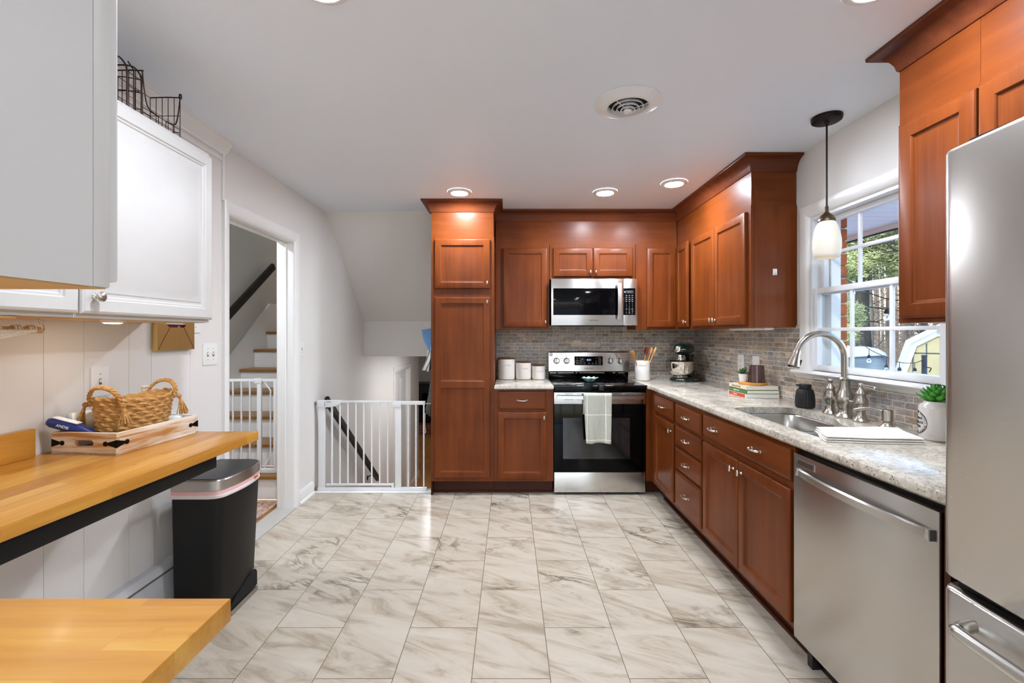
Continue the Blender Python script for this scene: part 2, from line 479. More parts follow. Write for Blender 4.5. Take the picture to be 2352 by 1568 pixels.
class MB:
    def __init__(s):
        s.bm = bmesh.new()
    def geo(s, verts, faces, M=None):
        vs = [s.bm.verts.new(M @ Vector(v) if M else v) for v in verts]
        for f in faces:
            try:
                s.bm.faces.new([vs[i] for i in f])
            except ValueError:
                pass
        return vs
    def box(s, x0, x1, y0, y1, z0, z1, bev=0, seg=2, M=None):
        v = [(x, y, z) for z in (z0, z1) for y in (y0, y1) for x in (x0, x1)]
        f = [(0, 2, 3, 1), (4, 5, 7, 6), (0, 1, 5, 4), (2, 6, 7, 3), (0, 4, 6, 2), (1, 3, 7, 5)]
        vs = s.geo(v, f, M)
        if bev:
            es = list({e for q in vs for e in q.link_edges})
            bmesh.ops.bevel(s.bm, geom=es, offset=bev, segments=seg, profile=.6, affect='EDGES', clamp_overlap=True)
        return s
    def prism(s, pts, a0, a1, axis='z', M=None, bev=0):
        n = len(pts)
        def mk(p, a):
            return (p[0], p[1], a) if axis == 'z' else ((a, p[0], p[1]) if axis == 'x' else (p[0], a, p[1]))
        v = [mk(p, a0) for p in pts] + [mk(p, a1) for p in pts]
        f = [tuple(range(n))[::-1], tuple(range(n, 2 * n))] + [(i, (i + 1) % n, n + (i + 1) % n, n + i) for i in range(n)]
        vs = s.geo(v, f, M)
        if bev:
            es = list({e for q in vs for e in q.link_edges})
            bmesh.ops.bevel(s.bm, geom=es, offset=bev, segments=2, profile=.6, affect='EDGES', clamp_overlap=True)
        return s
    def loops(s, ls, cap0=True, cap1=True, closed=True, M=None, ring=False):
        n = len(ls[0])
        v = [p for l in ls for p in l]
        f = []
        m = len(ls)
        for j in range(m if ring else m - 1):
            j2 = (j + 1) % m
            for i in range(n if closed else n - 1):
                i2 = (i + 1) % n
                f.append((j * n + i, j * n + i2, j2 * n + i2, j2 * n + i))
        if not ring:
            if cap0:
                f.append(tuple(range(n))[::-1])
            if cap1:
                f.append(tuple(range((m - 1) * n, m * n)))
        s.geo(v, f, M)
        return s
    def lathe(s, prof, c=(0, 0, 0), seg=32, M=None, cap=True, sq=None):
        M2 = T(*c) @ (M or Matrix())
        ls = []
        for r, z in prof:
            ls.append([(r * math.cos(2 * PI * i / seg), r * math.sin(2 * PI * i / seg), z) for i in range(seg)])
        return s.loops(ls, cap, cap, M=M2)
    def tube(s, pts, r, seg=8, caps=True, closed=False):
        P = [Vector(p) for p in pts]
        n = len(P)
        rs = r if isinstance(r, (list, tuple)) else [r] * n
        ls = []
        up = None
        for i in range(n):
            a = P[(i - 1) % n] if (closed or i) else P[i]
            b = P[(i + 1) % n] if (closed or i < n - 1) else P[i]
            d = (b - a)
            d = d.normalized() if d.length > 1e-9 else Vector((0, 0, 1))
            if up is None:
                up = Vector((0, 0, 1)) if abs(d.z) < .9 else Vector((1, 0, 0))
            u = (up - d * up.dot(d))
            if u.length < 1e-6:
                u = d.orthogonal()
            u.normalize()
            up = u
            w = d.cross(u)
            ls.append([P[i] + (u * math.cos(2 * PI * k / seg) + w * math.sin(2 * PI * k / seg)) * rs[i] for k in range(seg)])
        return s.loops(ls, caps, caps, ring=closed)
    def ball(s, c, r, seg=20, rings=12, M=None):
        r = (r, r, r) if isinstance(r, (int, float)) else r
        M2 = T(*c) @ (M or Matrix())
        v = [(0, 0, -r[2])]
        for j in range(1, rings):
            a = -PI / 2 + PI * j / rings
            for i in range(seg):
                b = 2 * PI * i / seg
                v.append((r[0] * math.cos(a) * math.cos(b), r[1] * math.cos(a) * math.sin(b), r[2] * math.sin(a)))
        v.append((0, 0, r[2]))
        f = [(0, 1 + (i + 1) % seg, 1 + i) for i in range(seg)]
        for j in range(rings - 2):
            for i in range(seg):
                a, b = 1 + j * seg + i, 1 + j * seg + (i + 1) % seg
                f.append((a, b, b + seg, a + seg))
        L = len(v) - 1
        f += [(L, 1 + (rings - 2) * seg + i, 1 + (rings - 2) * seg + (i + 1) % seg) for i in range(seg)]
        s.geo(v, f, M2)
        return s
    def slab(s, outer, z0, z1, r=.01, holes=()):
        """horizontal slab with rounded outer edge and straight holes"""
        prof = [(r * .8, z0), (0, z0 + r * .8), (0, z1 - r), (r * .3, z1 - r * .3), (r, z1)] if r else [(0, z0), (0, z1)]
        rings = [[(p[0], p[1], z) for p in offset(outer, -o)] for o, z in prof]
        s.loops(rings, False, False)
        for z, ring in ((z0, rings[0]), (z1, rings[-1])):
            polys = [[Vector(p) for p in ring]] + [[Vector((p[0], p[1], z)) for p in h] for h in holes]
            allp = [p for q in polys for p in q]
            tris = geometry.tessellate_polygon(polys)
            s.geo([tuple(p) for p in allp], [tuple(t) if z == z1 else tuple(t)[::-1] for t in tris])
        for h in holes:
            s.loops([[(p[0], p[1], z0) for p in h], [(p[0], p[1], z1) for p in h]], False, False)
        bmesh.ops.remove_doubles(s.bm, verts=s.bm.verts, dist=1e-5)
        return s
    def xform(s, M):
        bmesh.ops.transform(s.bm, matrix=M, verts=s.bm.verts)
        return s
    def build(s, name, mat, parent=None, world=True, angle=38, sub=0, normals=True):
        me = bpy.data.meshes.new(name)
        if normals:
            bmesh.ops.recalc_face_normals(s.bm, faces=s.bm.faces)
        if parent is not None and world:
            bmesh.ops.transform(s.bm, matrix=WM[parent].inverted(), verts=s.bm.verts)
        s.bm.to_mesh(me)
        s.bm.free()
        me.materials.append(G[mat])
        for p in me.polygons:
            p.use_smooth = True
        if angle < 180:
            me.set_sharp_from_angle(angle=rad(angle))
        return link(name, me, parent, sub)

def link(name, me, parent=None, sub=0):
    o = bpy.data.objects.new(name, me)
    COL.objects.link(o)
    if parent is not None:
        o.parent = parent
        WM[o] = WM[parent]
    else:
        WM[o] = Matrix()
    if sub:
        m = o.modifiers.new('subdivision', 'SUBSURF')
        m.levels = m.render_levels = sub
    return o

def offset(poly, d):
    """mitred offset of a closed polygon; d > 0 grows a counter-clockwise polygon"""
    n = len(poly)
    area = sum(poly[i][0] * poly[(i + 1) % n][1] - poly[(i + 1) % n][0] * poly[i][1] for i in range(n))
    sg = 1 if area > 0 else -1
    out = []
    for i in range(n):
        a, b, c = Vector(poly[i - 1][:2]), Vector(poly[i][:2]), Vector(poly[(i + 1) % n][:2])
        d1, d2 = (b - a).normalized(), (c - b).normalized()
        n1, n2 = Vector((d1.y, -d1.x)) * sg, Vector((d2.y, -d2.x)) * sg
        m = n1 + n2
        q = m / max(1e-6, m.dot(n1)) if m.length > 1e-6 else n1
        out.append(tuple(b + q * d))
    return out

def rrect(x0, x1, y0, y1, r, k=6):
    pts = []
    for cx, cy, a in ((x1 - r, y1 - r, 0), (x0 + r, y1 - r, 90), (x0 + r, y0 + r, 180), (x1 - r, y0 + r, 270)):
        for i in range(k + 1):
            t = rad(a + 90 * i / k)
            pts.append((cx + r * math.cos(t), cy + r * math.sin(t)))
    return pts

def tag(o, label=None, cat=None, group=None, kind=None):
    for key, v in (('label', label), ('category', cat), ('group', group), ('kind', kind)):
        if v:
            o[key] = v
    return o

def thing(name, label, cat, loc=(0, 0, 0), rz=0.0, group=None):
    o = bpy.data.objects.new(name, None)
    o.empty_display_size = .05
    COL.objects.link(o)
    o.location = loc
    o.rotation_euler = (0, 0, rz)
    WM[o] = T(*loc) @ RZ(rz)
    return tag(o, label, cat, group)

def struct(name, mb, mat, parent=None, angle=38):
    o = mb.build(name, mat, parent, angle=angle)
    if parent is None:
        o['kind'] = 'structure'
    return o

def dup(root, loc, rz=None, label=None):
    def cp(o, par):
        c = o.copy()
        COL.objects.link(c)
        c.parent = par
        for ch in o.children:
            cp(ch, c)
        return c
    r = cp(root, None)
    r.location = loc
    if rz is not None:
        r.rotation_euler = (0, 0, rz)
    if label:
        r['label'] = label
    return r

def text_points(txt, size, spacing=1.0, extrude=.0004):
    cu = bpy.data.curves.new('letters', 'FONT')
    cu.body = txt
    cu.size = size
    cu.space_character = spacing
    cu.align_x = 'CENTER'
    cu.align_y = 'CENTER'
    cu.extrude = extrude
    cu.resolution_u = 2
    o = bpy.data.objects.new('letters', cu)
    COL.objects.link(o)
    dg = bpy.context.evaluated_depsgraph_get()
    me = bpy.data.meshes.new_from_object(o.evaluated_get(dg))
    bpy.data.objects.remove(o)
    bpy.data.curves.remove(cu)
    return me

def lettering(txt, size, M, mat, parent, spacing=1.0, bend=None, name='lettering'):
    """flat letters in local XY placed by M (world); bend = radius wraps them round a vertical cylinder facing -Y"""
    me = text_points(txt, size, spacing)
    for v in me.vertices:
        p = v.co.copy()
        if bend:
            a = p.x / bend
            p = Vector((bend * math.sin(a), p.y, bend * math.cos(a) - bend + p.z))
        v.co = M @ p
    if parent is not None:
        me.transform(WM[parent].inverted())
    me.name = name
    me.materials.clear()
    me.materials.append(G[mat])
    return link(name, me, parent)

FACE_CAM = RX(PI / 2)                         # letters upright, facing -Y
FACE_LEFT = RZ(-PI / 2) @ RX(PI / 2)          # upright, facing -X
FACE_RIGHT = RZ(PI / 2) @ RX(PI / 2)          # upright, facing +X

def arc(cx, cy, r, a0, a1, n):
    return [(cx + r * math.cos(rad(a0 + (a1 - a0) * i / n)), cy + r * math.sin(rad(a0 + (a1 - a0) * i / n))) for i in range(n + 1)]

def spline(pts, n=6):
    P = [Vector(p) for p in pts]
    out = []
    for i in range(len(P) - 1):
        p0, p1, p2, p3 = P[max(i - 1, 0)], P[i], P[i + 1], P[min(i + 2, len(P) - 1)]
        for k in range(n):
            t = k / n
            out.append(.5 * ((2 * p1) + (p2 - p0) * t + (2 * p0 - 5 * p1 + 4 * p2 - p3) * t * t + (3 * p1 - p0 - 3 * p2 + p3) * t ** 3))
    out.append(P[-1])
    return out

# ------------------------------------------------------------------ the setting
XL, XR, YB, ZC = -1.655, 1.79, 4.37, 2.438
ZL = -1.27                                   # lower hall floor
ZLC = 1.083                                  # lower hall ceiling

m = MB()
m.box(XL, XR + .02, -3.2, 3.905, -.06, 0)
m.box(-.65, XR + .02, 3.905, YB, -.06, 0)
struct('floor', m, 'floor_tile')
m = MB().box(XL + .002, -.655, 3.80, 3.9, .0005, .006, .002)
struct('trim_1', m, 'trim_white')            # white strip at the top of the stairs
m = MB().box(-1.78, XL + .025, 2.665, 3.465, -.004, .008, .003)
struct('trim_2', m, 'threshold_paint')            # threshold in the doorway
m = MB().box(-3.0, -1.775, 2.2, 3.6, -.06, -.002)
struct('floor_hall', m, 'oak_tread')

m = MB()
m.box(-1.775, XR + .3, -3.2, 4.08, ZC, ZC + .1)
m.box(-.65, XR + .3, 4.08, YB + .1, ZC, ZC + .1)
struct('ceiling', m, 'ceiling_paint')
m = MB()
m.prism([(4.08, ZC), (5.138, 1.478), (5.138, ZLC), (5.2, ZLC), (5.2, 1.52), (4.12, ZC + .1), (4.08, ZC + .1)], XL, -.652, 'x')
struct('ceiling_stairwell', m, 'wall_paint')
m = MB().box(-1.775, .6, 5.2, 13.0, ZLC, ZLC + .1).box(-5.0, -1.775, 8.17, 13.0, ZLC, ZLC + .1)
struct('ceiling_lower', m, 'ceiling_paint')

m = MB()
for y0, y1, z0, z1 in ((-3.2, 2.647, -.06, ZC), (2.647, 3.483, 2.055, ZC), (3.483, 3.905, -.06, ZC), (3.905, 4.3, ZL, ZC), (4.3, 6.53, ZL, ZC), (6.53, 7.45, .80, ZLC), (7.45, 8.27, ZL, ZLC)):
    m.box(-1.775, XL, y0, y1, z0, z1)
struct('wall_left', m, 'wall_paint')
m = MB()
m.box(-.65, XR + .2, YB, YB + .1, -.06, ZC)
struct('wall_far', m, 'wall_paint')
m = MB()
m.box(-.648, -.60, 3.905, 4.375, ZL, -.065)
m.box(-.648, -.60, 4.375, 9.0, ZL, ZC)
struct('wall_stairwell', m, 'wall_paint')
m = MB()
m.box(-5.0, .6, 12.5, 12.6, ZL, ZLC)
m.box(-5.0, -4.9, 8.27, 12.5, ZL, ZLC)
m.box(-4.9, -1.775, 8.17, 8.27, ZL, ZLC)
m.box(-.6, .6, 8.9, 9.0, ZL, ZLC)
m.box(.5, .6, 9.0, 12.5, ZL, ZLC)
struct('wall_lower', m, 'wall_paint')
m = MB().box(-5.0, .6, 5.2, 12.6, ZL - .05, ZL)
m.box(XL, -.65, 3.9, 5.2, ZL - .05, ZL)
struct('floor_lower', m, 'hall_floor_wood')
m = MB()
for i in range(6):
    m.box(XL, -.65, 3.905 + .25 * i, 3.905 + .25 * (i + 1), ZL, -.19 * (i + 1))
struct('floor_steps', m, 'oak_tread')

# right wall with the window opening, and the brick outside
WY0, WY1, WZ0, WZ1 = 1.85, 2.687, 1.12, 2.02
def wall_hole(x0, x1, y0=WY0, y1=WY1, z0=WZ0, z1=WZ1, zt=ZC):
    m = MB()
    m.box(x0, x1, -3.2, y0, -.06, zt)
    m.box(x0, x1, y1, YB + .1, -.06, zt)
    m.box(x0, x1, y0, y1, -.06, z0)
    m.box(x0, x1, y0, y1, z1, zt)
    return m
struct('wall_right', wall_hole(XR, XR + .14), 'wall_paint')
struct('wall_outside', wall_hole(XR + .14, XR + .235, WY0 - .01, WY1 + .045, WZ0 - .06, WZ1 + .03, ZC + .3), 'brick_y')
m = MB()
for z in range(13):
    zz = 1.075 + z * .075
    m.box(XR + .142, XR + .237, WY1 + .030, WY1 + .0449, zz, zz + .064, .003)
struct('trim_3', m, 'brick_orange')               # brick reveal beside the window
# unseen rear wall; its wide framed opening is added for daylight fill
m = MB()
m.box(XL - .12, -1.2, -3.3, -3.2, -.06, ZC)
m.box(1.4, XR + .2, -3.3, -3.2, -.06, ZC)
m.box(-1.2, 1.4, -3.3, -3.2, 2.1, ZC)
struct('wall_rear', m, 'wall_paint')
m = MB()
for x in (-1.2, -.35, .5, 1.33):
    m.box(x, x + .07, -3.28, -3.22, 0, 2.1)
m.box(-1.13, 1.33, -3.28, -3.22, 2.03, 2.1)
m.box(-1.13, 1.33, -3.28, -3.22, 0, .08)
struct('window_rear_added', m, 'vinyl_white')

m = MB().box(-14, 14, -22, -3.35, -.5, -.4)
struct('ground_rear_bounce', m, 'snow')  # unseen snow slab added to bounce daylight up to the ceiling

# side hall with the stair going up
m = MB()
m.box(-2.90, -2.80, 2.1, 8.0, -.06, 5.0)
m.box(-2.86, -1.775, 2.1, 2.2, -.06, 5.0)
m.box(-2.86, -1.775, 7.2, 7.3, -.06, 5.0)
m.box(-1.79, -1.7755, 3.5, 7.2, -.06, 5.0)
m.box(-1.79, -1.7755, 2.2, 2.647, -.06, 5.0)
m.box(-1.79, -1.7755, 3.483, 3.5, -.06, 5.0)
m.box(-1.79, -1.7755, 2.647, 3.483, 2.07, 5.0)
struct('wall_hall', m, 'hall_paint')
m = MB().box(-2.95, -1.7, 2.1, 7.3, 5.0, 5.1).box(-2.95, -1.776, 2.1, 3.62, ZC, ZC + .1)
struct('ceiling_hall', m, 'ceiling_paint')

# vertical random-groove panelling on the near left wall
m = MB()
gr = [-3.2, -2.4, -1.7, -1.0, -.5, -.1, .12, .35, .50, .71, .83, 1.08, 1.20, 1.45, 1.60, 1.751, 1.959, 2.082, 2.335, 2.588]
for a, b in zip(gr, gr[1:]):
    m.prism([(XL, a), (XL + .010, a), (XL + .010, b - .0022), (XL + .0078, b - .0012), (XL + .0078, b), (XL, b)], 0, ZC, 'z')
struct('wall_panelling', m, 'panel_paint')
m = MB().box(XL, XL + .02, 2.588, 2.604, 2.10, ZC - .0, .002)
struct('trim_4', m, 'trim_white')
# small white crown over the panelling
def sweep(path, prof, side=1):
    """profile (out, z) swept along an open XY path with mitres; outward is to the right of travel"""
    n = len(path)
    offs = []
    for i in range(n):
        b = Vector(path[i])
        d1 = (b - Vector(path[i - 1])).normalized() if i else None
        d2 = (Vector(path[i + 1]) - b).normalized() if i < n - 1 else None
        d1 = d1 or d2
        d2 = d2 or d1
        n1, n2 = Vector((d1.y, -d1.x)) * side, Vector((d2.y, -d2.x)) * side
        mm = n1 + n2
        offs.append((b, mm / mm.dot(n1)))
    mb = MB()
    mb.loops([[(b.x + q.x * o, b.y + q.y * o, z) for o, z in prof] for b, q in offs])
    return mb
PR = [(0, ZC - .075), (.008, ZC - .075), (.010, ZC - .062), (.016, ZC - .058), (.03, ZC - .035), (.044, ZC - .02), (.046, ZC - .012), (.052, ZC - .010), (.052, ZC), (0, ZC)]
struct('trim_5', sweep([(XL + .010, -3.2), (XL + .010, 2.62)], PR), 'trim_white')
m = MB().box(XL + .010, XL + .016, -3.2, 2.585, ZC - .115, ZC - .09, .002)
struct('trim_6', m, 'trim_white')

# doorway casing and jamb
dj = thing('door_1', None, None, (XL, 2.98, 0))
dj['kind'] = 'structure'
m = MB()
JX = -1.776
m.box(JX, XL + .002, 2.648, 2.665, 0, 2.053)
m.box(JX, XL + .002, 3.465, 3.482, 0, 2.053)
m.box(JX, XL + .002, 2.665, 3.465, 2.037, 2.053)
m.box(-1.742, -1.707, 2.665, 2.677, 0, 2.037, .002)
m.box(-1.742, -1.707, 3.453, 3.465, 0, 2.037, .002)
m.box(-1.742, -1.707, 2.677, 3.453, 2.025, 2.037, .002)
m.build('jamb', 'trim_white', dj)
m = MB()
CP = [(0, 0), (0, .018), (.012, .021), (.05, .017), (.066, .012), (.072, .004), (.072, 0)]
def casing_leg(mb, y, sgn, z1, w=1.0):
    pts = [(XL + t, y + sgn * o * w) for o, t in CP]
    mb.prism(pts, 0, z1, 'z')
casing_leg(m, 3.540, -1, 2.112)
casing_leg(m, 2.605, 1, 2.112, .8)
m.prism([(XL + t, 2.112 - o) for o, t in CP], 2.615, 3.535, 'y')
m.build('casing', 'trim_white', dj)

# baseboards
BP = [(0, 0), (.016, 0), (.016, .075), (.012, .09), (.008, .10), (0, .10)]
m = MB().prism([(XL + a, z) for a, z in BP], 3.542, 3.80, 'y')
m.prism([(XL + a, z) for a, z in [(.016, 0), (.028, 0), (.026, .012), (.016, .02)]], 3.542, 3.80, 'y')
struct('baseboard_left', m, 'trim_white')
m = MB().prism([(XL + a, ZL + z * 1.2) for a, z in BP], 5.45, 6.44, 'y')
m.prism([(XL + a, ZL + z * 1.2) for a, z in BP], 7.54, 8.27, 'y')
struct('baseboard_lower', m, 'trim_white')

# lower hall door
dl = thing('door_2', None, None, (XL, 6.99, ZL))
dl['kind'] = 'structure'
m = MB()
for y in (6.53, 7.43):
    m.box(-1.77, XL + .002, y, y + .02, ZL, .79)
m.box(-1.77, XL + .002, 6.55, 7.43, .77, .79)
m.build('jamb', 'trim_white', dl)
m = MB()
pts = [(XL + t, 7.54 - o) for o, t in CP]
m.prism(pts, ZL, .855, 'z')
m.prism([(XL + t, 6.44 + o) for o, t in CP], ZL, .855, 'z')
m.prism([(XL + t, .855 - o) for o, t in CP], 6.47, 7.53, 'y')
m.build('casing', 'trim_white', dl)
m = MB().box(-1.74, -1.70, 6.555, 7.427, ZL + .01, .768, .002)
for z0, z1 in ((ZL + .15, ZL + .9), (ZL + 1.05, .65)):
    for y0, y1 in ((6.66, 6.95), (7.03, 7.32)):
        m.box(-1.70, -1.694, y0, y1, z0, z1, .005)
m.build('door_leaf', 'trim_white', dl)
m = MB()
for z in (.55, -.3, -1.1):
    m.box(XL - .03, XL - .012, 6.551, 6.565, z, z + .09)
m.build('hinge', 'nickel', dl)

# kitchen window (double hung, six over six)
wd = thing('window_1', None, None, (XR, (WY0 + WY1) / 2, WZ0))
wd['kind'] = 'structure'
m = MB()
m.box(XR - .002, XR + .14, WY0, WY0 + .012, WZ0, WZ1)
m.box(XR - .002, XR + .14, WY1 - .012, WY1, WZ0, WZ1)
m.box(XR - .002, XR + .14, WY0 + .012, WY1 - .012, WZ1 - .012, WZ1)
m.box(XR + .045, XR + .14, WY0 + .012, WY0 + .03, WZ0, WZ1 - .012)
m.box(XR + .085, XR + .14, WY1 - .05, WY1 - .012, WZ0, WZ1 - .012)
m.box(XR + .09, XR + .14, WY0 + .03, WY1 - .05, WZ0, WZ0 + .03)
m.box(XR + .045, XR + .052, WY1 - .02, WY1 - .012, WZ0, WZ1 - .012)
m.build('window_frame', 'vinyl_white', wd)
def sash(name, x, y0, y1, z0, z1, st, rt, rb, mid):
    m = MB()
    m.box(x, x + .03, y0, y0 + st, z0, z1, .003)
    m.box(x, x + .03, y1 - st, y1, z0, z1, .003)
    m.box(x, x + .03, y0 + st, y1 - st, z0, z0 + rb, .003)
    m.box(x, x + .03, y0 + st, y1 - st, z1 - rt, z1, .003)
    g0, g1 = y0 + st, y1 - st
    for k in (1, 2):
        y = g0 + (g1 - g0) * k / 3
        m.box(x + .008, x + .022, y - .009, y + .009, z0 + rb, z1 - rt, .002)
    m.box(x + .007, x + .023, g0, g1, mid - .009, mid + .009, .002)
    s = m.build(name, 'vinyl_white', wd)
    MB().box(x + .013, x + .017, g0, g1, z0 + rb, z1 - rt).build('glass_pane', 'window_glass', s)
sash('lower_sash', XR + .012, WY0 + .013, WY1 - .001, WZ0 + .002, 1.602, .034, .03, .034, 1.362)
sash('upper_sash', XR + .05, WY0 + .013, WY1 - .013, 1.565, WZ1 - .013, .028, .03, .034, 1.80)
m = MB()
def wcase(y, sg):
    m.prism([(XR - t, y + sg * o) for o, t in CP], WZ0, 2.095, 'z')
wcase(2.765, -1)
m.prism([(XR - t, WY0 - .08 + o) for o, t in CP], WZ0, 2.095, 'z')
m.prism([(XR - t, 2.098 - o) for o, t in CP], 1.772, 2.764, 'y')
m.build('casing', 'trim_white', wd)
m = MB()
m.prism([(XR + .012, WZ0), (XR - .045, WZ0), (XR - .055, WZ0 - .005), (XR - .058, WZ0 - .013), (XR - .050, WZ0 - .022), (XR - .035, WZ0 - .027), (XR - .022, WZ0 - .045), (XR - .012, WZ0 - .052), (XR + .0, WZ0 - .052), (XR + .012, WZ0 - .03)], 1.74, 2.80, 'y')
m.build('window_sill', 'trim_white', wd)
# slate backsplash
m = MB()
m.box(-.124, .366, YB - .01, YB, .90, 1.39)
m.box(.366, 1.132, YB - .01, YB, .90, 1.45)
m.box(1.132, XR - .01, YB - .01, YB, .90, 1.39)
struct('wall_backsplash_far', m, 'slate_x')
m = MB()
m.box(XR - .01, XR, 2.772, YB - .01, .90, 1.39)
m.box(XR - .01, XR, 1.10, 2.772, .90, WZ0 - .05)
struct('wall_backsplash_right', m, 'slate_y')
# ------------------------------------------------------------------ cabinets (local frame: x along the face, y into the cabinet, z up)
SHAKER = [(0, 0), (0, -.014), (.003, -.018), (.008, -.02), (.050, -.02), (.053, -.0175), (.055, -.013), (.060, -.0115), (.063, -.010)]
DRAWER = [(0, 0), (0, -.012), (.003, -.016), (.010, -.0175), (.014, -.02)]
RAISED = [(0, 0), (0, -.013), (.003, -.018), (.010, -.0215), (.046, -.0215), (.050, -.017), (.056, -.0165), (.060, -.0125), (.068, -.012), (.073, -.0145), (.080, -.0145), (.098, -.0205)]
FLATD = [(0, 0), (0, -.017), (.003, -.02)]
def rect_loops(x0, x1, z0, z1, prof, y=0.0, M=None):
    mb = MB()
    mb.loops([[(x0 + o, y + d, z0 + o), (x1 - o, y + d, z0 + o), (x1 - o, y + d, z1 - o), (x0 + o, y + d, z1 - o)] for o, d in prof], M=M)
    return mb
def knob(par, x, z, y=-.02, style='oval'):
    mb = MB()
    if style == 'oval':
        mb.lathe([(.006, 0), (.0075, .002), (.0045, .006), (.004, .016), (.0055, .019)], (x, y, z), 14, RX(PI / 2))
        mb.ball((x, y - .022, z), (.0085, .0065, .0165), 14, 10)
        return mb.build('knob', 'knob_nickel', par, world=False)
    mb.lathe([(.009, 0), (.010, .002), (.006, .006), (.006, .013), (.013, .017), (.0165, .021), (.016, .026), (.012, .0285)], (x, y, z), 24, RX(PI / 2), cap=True)
    o = mb.build('knob', 'knob_nickel', par, world=False)
    return o
def pull(par, x, z, y=-.02, w=.072):
    mb = MB()
    h = w / 2
    for s in (-1, 1):
        mb.ball((x + s * h, y - .002, z), (.011, .003, .0075), 12, 8)
    pts = spline([(x - h, y, z), (x - h * .95, y - .016, z), (x - h * .5, y - .026, z), (x, y - .029, z), (x + h * .5, y - .026, z), (x + h * .95, y - .016, z), (x + h, y, z)], 5)
    n = len(pts)
    rs = [.0045 + .0030 * abs(2 * i / (n - 1) - 1) ** 2 if .12 < i / (n - 1) < .88 else .006 for i in range(n)]
    mb.tube(pts, rs, 8)
    for s in (-1, 1):
        mb.ball((x + s * h * .72, y - .022, z), .0068, 10, 6)
    return mb.build('handle', 'knob_nickel', par, world=False)
def door(root, x0, x1, z0, z1, kx=None, kz=None, prof=SHAKER, mat='cherry', style='oval', rail=None, swing=0):
    M = None
    if swing:
        M = T(x0, 0, 0) @ RZ(-rad(swing)) @ T(-x0, 0, 0)
    if rail:
        mb = MB()
        w = .053
        gaps = [(z0, rail - w / 2 + .0), (rail + w / 2, z1)]
        mb.loops([[(x0 + o, d, z0 + o), (x1 - o, d, z0 + o), (x1 - o, d, z1 - o), (x0 + o, d, z1 - o)] for o, d in SHAKER[:4]], True, False)
        a, b, c, e = x0 + .008, x1 - .008, z0 + .008, z1 - .008
        pa, pb = x0 + .050, x1 - .050
        wins = ((z0 + .050, rail - w / 2), (rail + w / 2, z1 - .050))
        xs, zs = [a, pa, pb, b], [c, wins[0][0], wins[0][1], wins[1][0], wins[1][1], e]
        for i in range(3):
            for j in range(5):
                if i == 1 and j in (1, 3):
                    continue
                mb.geo([(xs[i], -.02, zs[j]), (xs[i + 1], -.02, zs[j]), (xs[i + 1], -.02, zs[j + 1]), (xs[i], -.02, zs[j + 1])], [(0, 1, 2, 3)])
        for q0, q1 in wins:
            mb.loops([[(pa + o - .05, d, q0 + o - .05), (pb - o + .05, d, q0 + o - .05), (pb - o + .05, d, q1 - o + .05), (pa + o - .05, d, q1 - o + .05)] for o, d in SHAKER[4:]], False, True)
        bmesh.ops.remove_doubles(mb.bm, verts=mb.bm.verts, dist=1e-5)
    else:
        mb = rect_loops(x0, x1, z0, z1, prof, M=M)
    o = mb.build('door', mat, root, world=False, angle=25)
    if kx is not None:
        q = knob(o, kx, kz, style=style)
        if M:
            q.data.transform(M)
    return o
def drawer(root, x0, x1, z0, z1, pulls=(None,), mat='cherry_flat', name='drawer'):
    o = rect_loops(x0, x1, z0, z1, DRAWER).build(name, mat, root, world=False, angle=25)
    for p in pulls:
        pull(o, (x0 + x1) / 2 if p is None else p, (z0 + z1) / 2)
    return o
def body(root, w, d, z0, z1, mat='cherry', stiles=(), rails=(), openback=False, fs=.038, top=True, name='body'):
    """box of panels with a face frame standing just proud"""
    mb = MB()
    t = .016
    mb.box(0, t, .018, d, z0, z1)
    mb.box(w - t, w, .018, d, z0, z1)
    mb.box(t, w - t, d - .006, d, z0, z1)
    mb.box(t, w - t, .018, d - .006, z0, z0 + t)
    if top:
        mb.box(t, w - t, .018, d - .006, z1 - t, z1)
    mb.box(0, w, 0, .018, z0, z1)
    return mb.build(name, mat, root, world=False)
def toe(root, w, d=.5, z1=.112, y=.075, x0=0):
    mb = MB().box(x0, w, y, y + .018, 0.0, z1)
    mb.box(x0, w, y - .014, y, 0.0, .016, .004)
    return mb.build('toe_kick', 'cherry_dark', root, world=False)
def frieze(root, w, d, y=.004, z0=2.137, x0=0, side=None):
    mb = MB().box(x0, w, y, y + .018, z0, 2.352)
    if side:
        m2 = MB().box(x0 if side < 0 else w - .018, x0 + .018 if side < 0 else w, y + .0185, d, z0, 2.352)
        m2.build('frieze_panel', 'cherry_flat_y', root, world=False)
    return mb.build('frieze_panel', 'cherry_flat', root, world=False)

UZ0, UZ1 = 1.377, 2.137
# tall pantry
r = thing('pantry_cabinet', 'tall cherry pantry cabinet with short door above long door, beside the stair gate', 'cabinet', (-.65, 3.755, 0))
body(r, .522, .61, .115, UZ1)
frieze(r, .518, .61, x0=.003, side=-1)
mb = MB().box(.500, .518, .022, .61, 2.137, 2.352)
mb.build('end_panel', 'cherry', r, world=False)
door(r, .032, .490, 1.711, 2.119, .468, 1.758)
door(r, .032, .490, .146, 1.640, .468, 1.600, rail=.918)
toe(r, .522)
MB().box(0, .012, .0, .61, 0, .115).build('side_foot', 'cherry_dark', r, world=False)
# base cabinet left of the range
r = thing('base_cabinet', 'narrow cherry base cabinet with one drawer over one door, under the canisters', 'cabinet', (-.126, 3.755, 0), group='cherry base cabinets')
body(r, .490, .60, .115, .879, top=False)
drawer(r, .036, .430, .714, .861)
door(r, .030, .436, .139, .690, .412, .648)
toe(r, .490)
